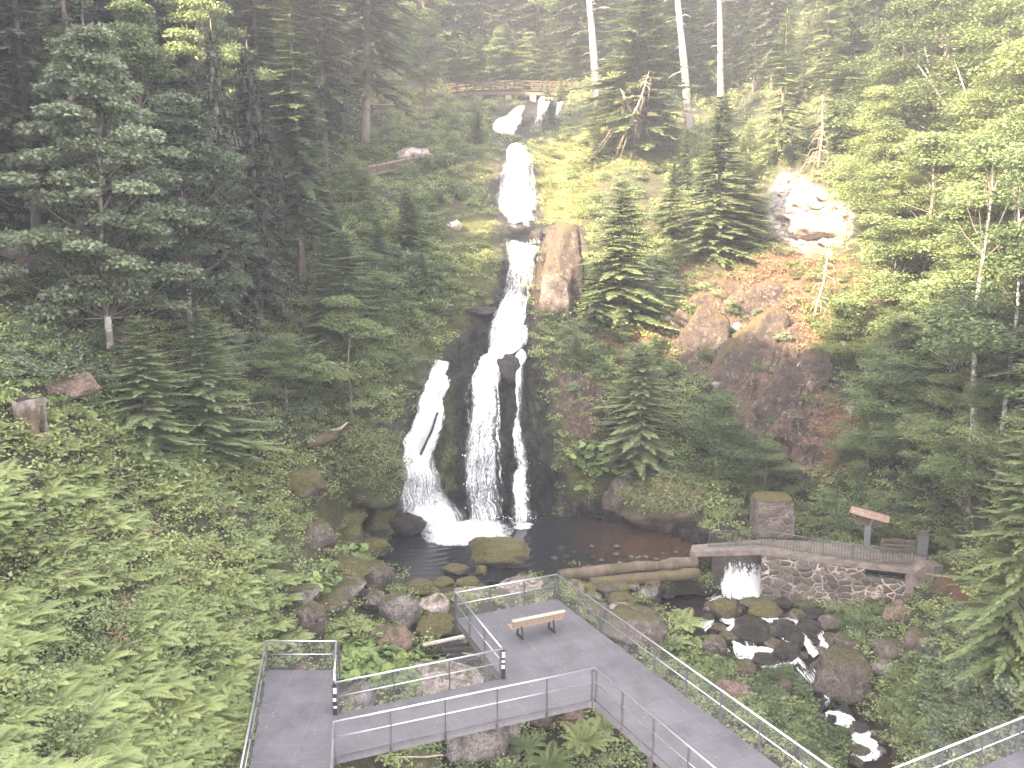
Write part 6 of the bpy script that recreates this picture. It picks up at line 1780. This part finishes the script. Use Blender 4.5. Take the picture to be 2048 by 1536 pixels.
shrubs([(1090, 300), (1220, 240), (1420, 280), (1480, 440), (1350, 520), (1180, 440)], 30, SHRUBS_L + SHRUBS, (.5, 1.0), 'one of the yellow green shrubs on the sunlit grassy slope', 'shrubs on the sunlit grassy slope', 38)
shrubs([(1660, 310), (1720, 330), (1740, 400), (1690, 390)], 6, SHRUBS_L, (.8, 1.3), 'one of the bright yellow green shrubs topping the bright scar', 'bright shrubs topping the bright scar', 20)
shrubs([(1180, 560), (1340, 520), (1420, 600), (1340, 700), (1240, 650)], 22, SHRUBS + SHRUBS_L, (.45, .9), 'one of the shrubs on the slope beside the pillar and the small dark spruce', 'shrubs on the slope beside the pillar', 34)
shrubs([(1560, 520), (1700, 540), (1720, 620), (1640, 700), (1600, 640)], 16, SHRUBS_L + SHRUBS, (.4, .8), 'one of the small light shrubs right under the bright scar', 'small light shrubs under the bright scar', 28)
shrubs([(1360, 640), (1500, 600), (1640, 700), (1650, 900), (1520, 940), (1420, 800)], 22, SHRUBS + SHRUBS_D, (.3, .7), 'one of the small shrubs rooted in the brown rock face', 'small shrubs rooted in the brown rock face', 44)
shrubs([(1620, 620), (1740, 640), (1760, 740), (1640, 740)], 9, SHRUBS_L, (.6, 1.1), 'one of the light shrubs on the red brown slope', 'light shrubs on the red brown slope', 30)
shrubs([(1560, 980), (1700, 960), (1880, 1020), (1900, 1100), (1800, 1080), (1690, 1060), (1600, 1050)], 24, SHRUBS, (.6, 1.1), 'one of the shrubs behind the footbridge path', 'shrubs behind the footbridge path', 34)
shrubs([(1340, 1290), (1400, 1290), (1470, 1380), (1560, 1350), (1640, 1420), (1690, 1500), (1640, 1560), (1520, 1500), (1400, 1400)], 26, SHRUBS, (.55, .95), 'one of the leafy shrubs between the long walkway and the stream', 'shrubs between walkway and stream', 34)
shrubs([(1760, 1380), (1860, 1340), (1910, 1400), (1890, 1500), (1800, 1460)], 15, SHRUBS, (.6, 1.0), 'one of the pale leaved shrubs over the lower stream', 'pale leaved shrubs over the lower stream', 34)
shrubs([(1880, 1220), (2048, 1300), (2060, 1500), (1900, 1500), (1880, 1380)], 22, SHRUBS_D, (.6, 1.1), 'one of the shaded shrubs on the stream bank under the tiered spruce', 'shaded shrubs under the tiered spruce', 40)
shrubs([(1680, 1230), (1760, 1215), (1770, 1280), (1700, 1285)], 7, SHRUBS, (.45, .75), 'one of the small shrubs at the foot of the masonry wall', 'small shrubs at the foot of the masonry wall', 24)

shrubs([(1260, 950), (1400, 935), (1440, 970), (1400, 985), (1290, 965)], 9, SHRUBS, (.5, .9), 'one of the shrubs hanging over the overhanging mossy rock', 'shrubs over the overhanging mossy rock', 22)
shrubs([(660, 850), (760, 840), (790, 870), (700, 885)], 6, SHRUBS, (.4, .7), 'one of the shrubs on top of the mossy rock wall', 'shrubs on top of the mossy rock wall', 22)
# ------------------------------------------------------------------ ferns and butterbur
MEADOW = [(-40, 860), (150, 880), (480, 880), (540, 960), (520, 1060), (560, 1180), (600, 1300), (520, 1300), (470, 1536), (450, 1620), (-60, 1620)]
sp = [q for q in scatter(MEADOW, 640, 20) if mnoise.noise(Vector((q[0] * .007, q[1] * .009, 2.2))) + .25 * rnd() > -.10]
sp.sort(key=lambda a: -a[1])
ind = [p for k, p in enumerate(sp) if k % 2 == 0][:240]; rest = [p for p in sp if p not in set(ind)]
for (u, v) in ind:
    s = .65 + .5 * rnd()
    single(FERNS, 'fern', ground(u, v) - Vector((0, 0, .05)), (s, s, s * (.8 + .3 * rnd())), 'one of the bright arching ferns covering the open slope beside the straight walkway', 'fern', 'ferns of the open slope', rot=((rnd() - .5) * .35, (rnd() - .5) * .35))
merged('fern_cover', LM['fern'], FERNS, [ground(u, v) - Vector((0, 0, .05)) for u, v in rest], [.55 + .45 * rnd() for _ in rest], 'dense cover of smaller ferns between the big ones on the open slope')
for (u, v, s, lab) in (
    (705, 1262, 1.35, 'large fern with broad fronds between the egg shaped and the rounded boulder'), (660, 1290, .9, 'fern at the far corner of the straight walkway'), (1365, 1262, 1.25, 'big bright fern beside the small white spill'),
    (1345, 1300, .95, 'lower fern under the big bright one by the railing'), (1628, 1205, 1.0, 'fern growing at the foot of the masonry wall'), (1165, 705, 1.0, 'fern hanging on the rock slope beside the white cascade'),
    (1100, 690, .9, 'fern at the very edge of the white cascade'), (1210, 740, .8, 'fern on the rock slope above the small spruce'), (1100, 1530, 1.1, 'pale fern in the angle under the walkways'), (1165, 1500, 1.2, 'shaded fern beneath the long walkway'),
    (1050, 1500, .9, 'fern beside the narrow grey rock under the walkway'), (1210, 1460, .9, 'dark fern right under the walkway inner corner'), (620, 985, .8, 'fern arching over the brown moss topped block'), (480, 900, 1.0, 'bright fern at the foot of the twin young spruces'),
    (505, 880, .9, 'fern next to the dark shrubs below the hanging spruces'), (770, 1290, .7, 'upright fern between butterbur leaves'), (930, 545, .8, 'fern on the mossy slope beside the middle cascade'), (1640, 1005, .9, 'fern left of the shingled board'),
    (1600, 1040, .8, 'fern just behind the stone pier'), (1700, 1010, .9, 'fern above the shingled board'), (640, 950, .7, 'fern on top of the green mossy rock wall'), (1245, 885, .8, 'fern on the ledge above the shaded pool end')):
    lab = lab.replace('left of', 'beside')
    single(FERNS, 'fern', ground(u, v), (s, s, s), lab, 'fern')
for (u, v) in scatter([(690, 1300), (760, 1285), (830, 1330), (900, 1325), (860, 1370), (760, 1390), (690, 1370)], 24, 20):
    s = .8 + .5 * rnd(); single(BUTTER, 'butterbur_plant', ground(u, v), s, 'one of the round leafed plants between the walkways and the boulders', 'plant', 'round leafed plants between the walkways')
for (u, v) in scatter([(600, 1160), (650, 1130), (660, 1180), (600, 1200)], 6, 18) + scatter([(690, 1095), (740, 1110), (730, 1130), (680, 1120)], 4, 14):
    single(BUTTER, 'butterbur_plant', ground(u, v), .8 + .4 * rnd(), 'one of the pale round leafed plants among the bank boulders', 'plant', 'round leafed plants among the bank boulders')
for (u, v) in scatter([(1400, 1290), (1450, 1270), (1465, 1330), (1410, 1340)], 6, 18):
    single(BUTTER, 'butterbur_plant', ground(u, v), 1.0 + .4 * rnd(), 'one of the round leafed plants beside the rapids', 'plant', 'round leafed plants beside the rapids')
for (u, v) in scatter([(1140, 900), (1200, 890), (1230, 960), (1150, 1000)], 8, 26):
    single(BUTTER, 'butterbur_plant', ground(u, v), 1.1 + .4 * rnd(), 'one of the large leafed plants on the wet wall beside the narrow strand', 'plant', 'large leafed plants on the wet wall')
for (u, v) in scatter([(0, 700), (200, 700), (260, 850), (140, 870), (0, 850)], 16, 30):
    single(BUTTER, 'butterbur_plant', ground(u, v), .6 + .3 * rnd(), 'one of the large leafed plants on the slope round the orange brown rock', 'plant', 'large leafed plants round the orange brown rock')

# ------------------------------------------------------------------ moss and grass tufts on the mossy rocks
def on_rock(o, u, v):
    a = np.array([0, 0, CAMZ]); d = unproj(u, v, 1.0) - a; s = np.array(o.scale)
    M = np.array(o.rotation_euler.to_matrix().transposed()); p0 = (M @ (a - np.array(o.location))) / s; d0 = (M @ d) / s
    A = d0 @ d0; B = p0 @ d0; C = p0 @ p0 - .93; q = B * B - A * C
    return None if q < 0 else a + d * (-B - math.sqrt(q)) / A


tp_ = []; ts_ = []
for key, n_, sz, up_ in (('tall green mossy rock wall beside the sliding cascade', 170, .8, -1), ('large mossy overhanging rock beside the dark end of the pool', 130, .8, .1), ('tall grey brown rock pillar beside the middle cascade', 10, .4, .8),
                         ('big brown moss topped block sticking out of the ferns', 16, .3, .5), ('tall mossy boulder leaning at the foot of the sliding cascade', 18, .25, .3), ('big yellow mossy boulder rising from the middle of the pool', 16, .18, .6),
                         ('long flat mossy boulder below the mossy rock wall', 16, .28, .2), ('long low mossy rock above the round dark boulder', 14, .25, .3), ('huge triangular brown boulder leaning over the lower stream', 12, .22, .6), ('large brown boulder beside the stream side railing', 12, .2, .5)):
    o = ROCKOBJ[key]; u0, v0, _ = project(np.array(o.location)); s_ = F / float(project(np.array(o.location))[2])
    for _ in range(n_):
        u = u0 + (rnd() * 2 - 1) * o.scale.x * s_; v = v0 + (rnd() * 2 - 1) * o.scale.z * s_ * 1.15
        p = on_rock(o, u, v)
        if p is not None and (p[2] - o.location.z) / o.scale.z > up_ - .2 * rnd(): tp_.append(p - np.array([0, 0, .06])); ts_.append(sz * (.9 + .8 * rnd()))
merged('moss_tufts', LM['tuft'], GRASSY, tp_, ts_, 'tufts of moss and short grass clinging to the mossy rocks')

# row of dark trees hiding the bank right behind the wooden bridge
for k_ in range(16):
    u = 880 + k_ * 19 + 8 * rnd()
    plant('mid' if k_ % 3 else 'beech', Vector(unproj(u, 178, 121.0 - .02 * (u - 1000))), 5 + 3.5 * rnd(), name='spruce_tree', label='one of the low dense trees lining the far rail of the wooden bridge', cat='tree', group='low trees lining the far rail of the wooden bridge', wide=1.3)

# ------------------------------------------------------------------ ground cover
VEGW = VEG.copy()
for (u, v, w, h) in seen_rocks:
    if w < 30: continue
    VEGW[(np.abs(GU - u) < w * .36) & (np.abs(GV - v) < h * .34)] *= .12
pts = []; scs = []; gp = []; gs = []; bp = []; bs = []
NU = 56000
us = rng.random(NU) * 2760 - 330; vs = rng.random(NU) * 1680 - 70
w_ = samp(VEGW, us, vs); Dv = project(samp(GP, us, vs))[2]
keep = rng.random(NU) < w_ * np.clip((Dv / 62) ** 1.7, .16, 1.0) * .62
us, vs, Dv = us[keep], vs[keep], Dv[keep]
pp = samp(GP, us, vs); yl = samp(m_yel + m_litter * .8, us, vs)
for p, d, y in zip(pp, Dv, yl):
    if rnd() < y * .75: gp.append(p - np.array([0, 0, .03])); gs.append((.8 + .6 * rnd()) * max(1, d / 80))
    elif mnoise.noise(Vector((p[0] * .16, p[1] * .16, p[2] * .16))) + .35 * (rnd() - .5) > .08: bp.append(p - np.array([0, 0, .05])); bs.append((.65 + .6 * rnd()) * max(1, d / 75))
    else: pts.append(p - np.array([0, 0, .05])); scs.append((.65 + .6 * rnd()) * max(1, d / 75))
merged('undergrowth', LM['under'], UNDER, pts, scs, 'low leafy undergrowth covering the gorge slopes')
dry = scatter([(1320, 420), (1420, 560), (1560, 500), (1700, 520), (1800, 620), (1790, 690), (1650, 690), (1740, 840), (1700, 940), (1600, 960), (1480, 860), (1380, 740), (1250, 740), (1190, 640), (1330, 600)], 700, 5)
dry = [q for q in dry if samp(m_litter, *q) > .25 + .75 * rnd()] + scatter([(60, 930), (460, 950), (520, 1250), (300, 1350), (100, 1200)], 40, 30)
merged('dry_grass', LM['dry_grass'], GRASSY, [ground(u, v) - Vector((0, 0, .05)) for u, v in dry], [.6 + .7 * rnd() for _ in dry], 'red brown dry grass and dead fern tufts on the slopes')
merged('bramble', LM['bramble'], BRAMBLE, bp, bs, 'patches of finer darker brambles among the undergrowth')
merged('slope_grass', LM['grass'], GRASSY, gp, gs, 'dry yellow green grass on the sunlit slope')
# ------------------------------------------------------------------ daylight, haze, view
w = bpy.data.worlds.new('World'); scene.world = w; w.use_nodes = True
nt = w.node_tree
for n in list(nt.nodes): nt.nodes.remove(n)
sk = nt.nodes.new('ShaderNodeTexSky'); sk.sky_type = 'NISHITA'; sk.sun_disc = False
sk.sun_elevation = SUN_EL; sk.sun_rotation = math.atan2(SH[0], SH[1])
sk.air_density = 1.0; sk.dust_density = 3.0; sk.ozone_density = 1.0; sk.altitude = 700
hs = nt.nodes.new('ShaderNodeHueSaturation'); hs.inputs['Saturation'].default_value = .22
bg = nt.nodes.new('ShaderNodeBackground'); bg.inputs['Strength'].default_value = .13
ou = nt.nodes.new('ShaderNodeOutputWorld')
tint = nt.nodes.new('ShaderNodeMix'); tint.data_type = 'RGBA'; tint.blend_type = 'MULTIPLY'; tint.inputs[0].default_value = 1; tint.inputs[7].default_value = (1.0, .955, .93, 1)
nt.links.new(sk.outputs[0], hs.inputs['Color']); nt.links.new(hs.outputs[0], tint.inputs[6]); nt.links.new(tint.outputs[2], bg.inputs[0]); nt.links.new(bg.outputs[0], ou.inputs[0])
sd = bpy.data.lights.new('sun', 'SUN'); sd.energy = 3.5; sd.angle = R(.5); sd.color = (1.0, .82, .55)
so = bpy.data.objects.new('sun', sd); COL.objects.link(so)
S3 = Vector((SH[0] * math.cos(SUN_EL), SH[1] * math.cos(SUN_EL), math.sin(SUN_EL)))
so.rotation_euler = S3.to_track_quat('Z', 'Y').to_euler(); so.location = S3 * 200

HAZE = True
if HAZE:
    t = NT('morning haze')
    pv = t.n('ShaderNodeVolumePrincipled', {'Color': (.87, .88, .96, 1), 'Density': .0011, 'Anisotropy': .25})
    t.t.links.new(pv.outputs[0], t.out.inputs['Volume'])
    lo = GP.reshape(-1, 3).min(0); hi = GP.reshape(-1, 3).max(0)
    x0, x1 = min(lo[0], -190) - 8, max(hi[0], 60) + 8; y0, y1 = min(lo[1], -110) - 8, max(hi[1], 150) + 8; z0, z1 = lo[2] - 1.5, hi[2] + 34
    hz = MB().box(((x0 + x1) / 2, (y0 + y1) / 2, (z0 + z1) / 2), (x1 - x0, y1 - y0, z1 - z0)).build('haze', t.m)
    tag(hz, 'thin bluish morning haze hanging in the gorge', kind='stuff')

scene.view_settings.view_transform = 'Standard'; scene.view_settings.look = 'None'
scene.view_settings.gamma = 1.0; scene.view_settings.exposure = 3.65
c = scene.cycles if hasattr(scene, 'cycles') else None
scene.render.engine = 'CYCLES'
c = scene.cycles
c.max_bounces = 6; c.diffuse_bounces = 3; c.glossy_bounces = 2; c.transmission_bounces = 3; c.transparent_max_bounces = 16; c.volume_bounces = 1
c.use_adaptive_sampling = True; c.adaptive_threshold = .01
c.use_denoising = True
c.sample_clamp_indirect = 6
print('objects', len(scene.objects))
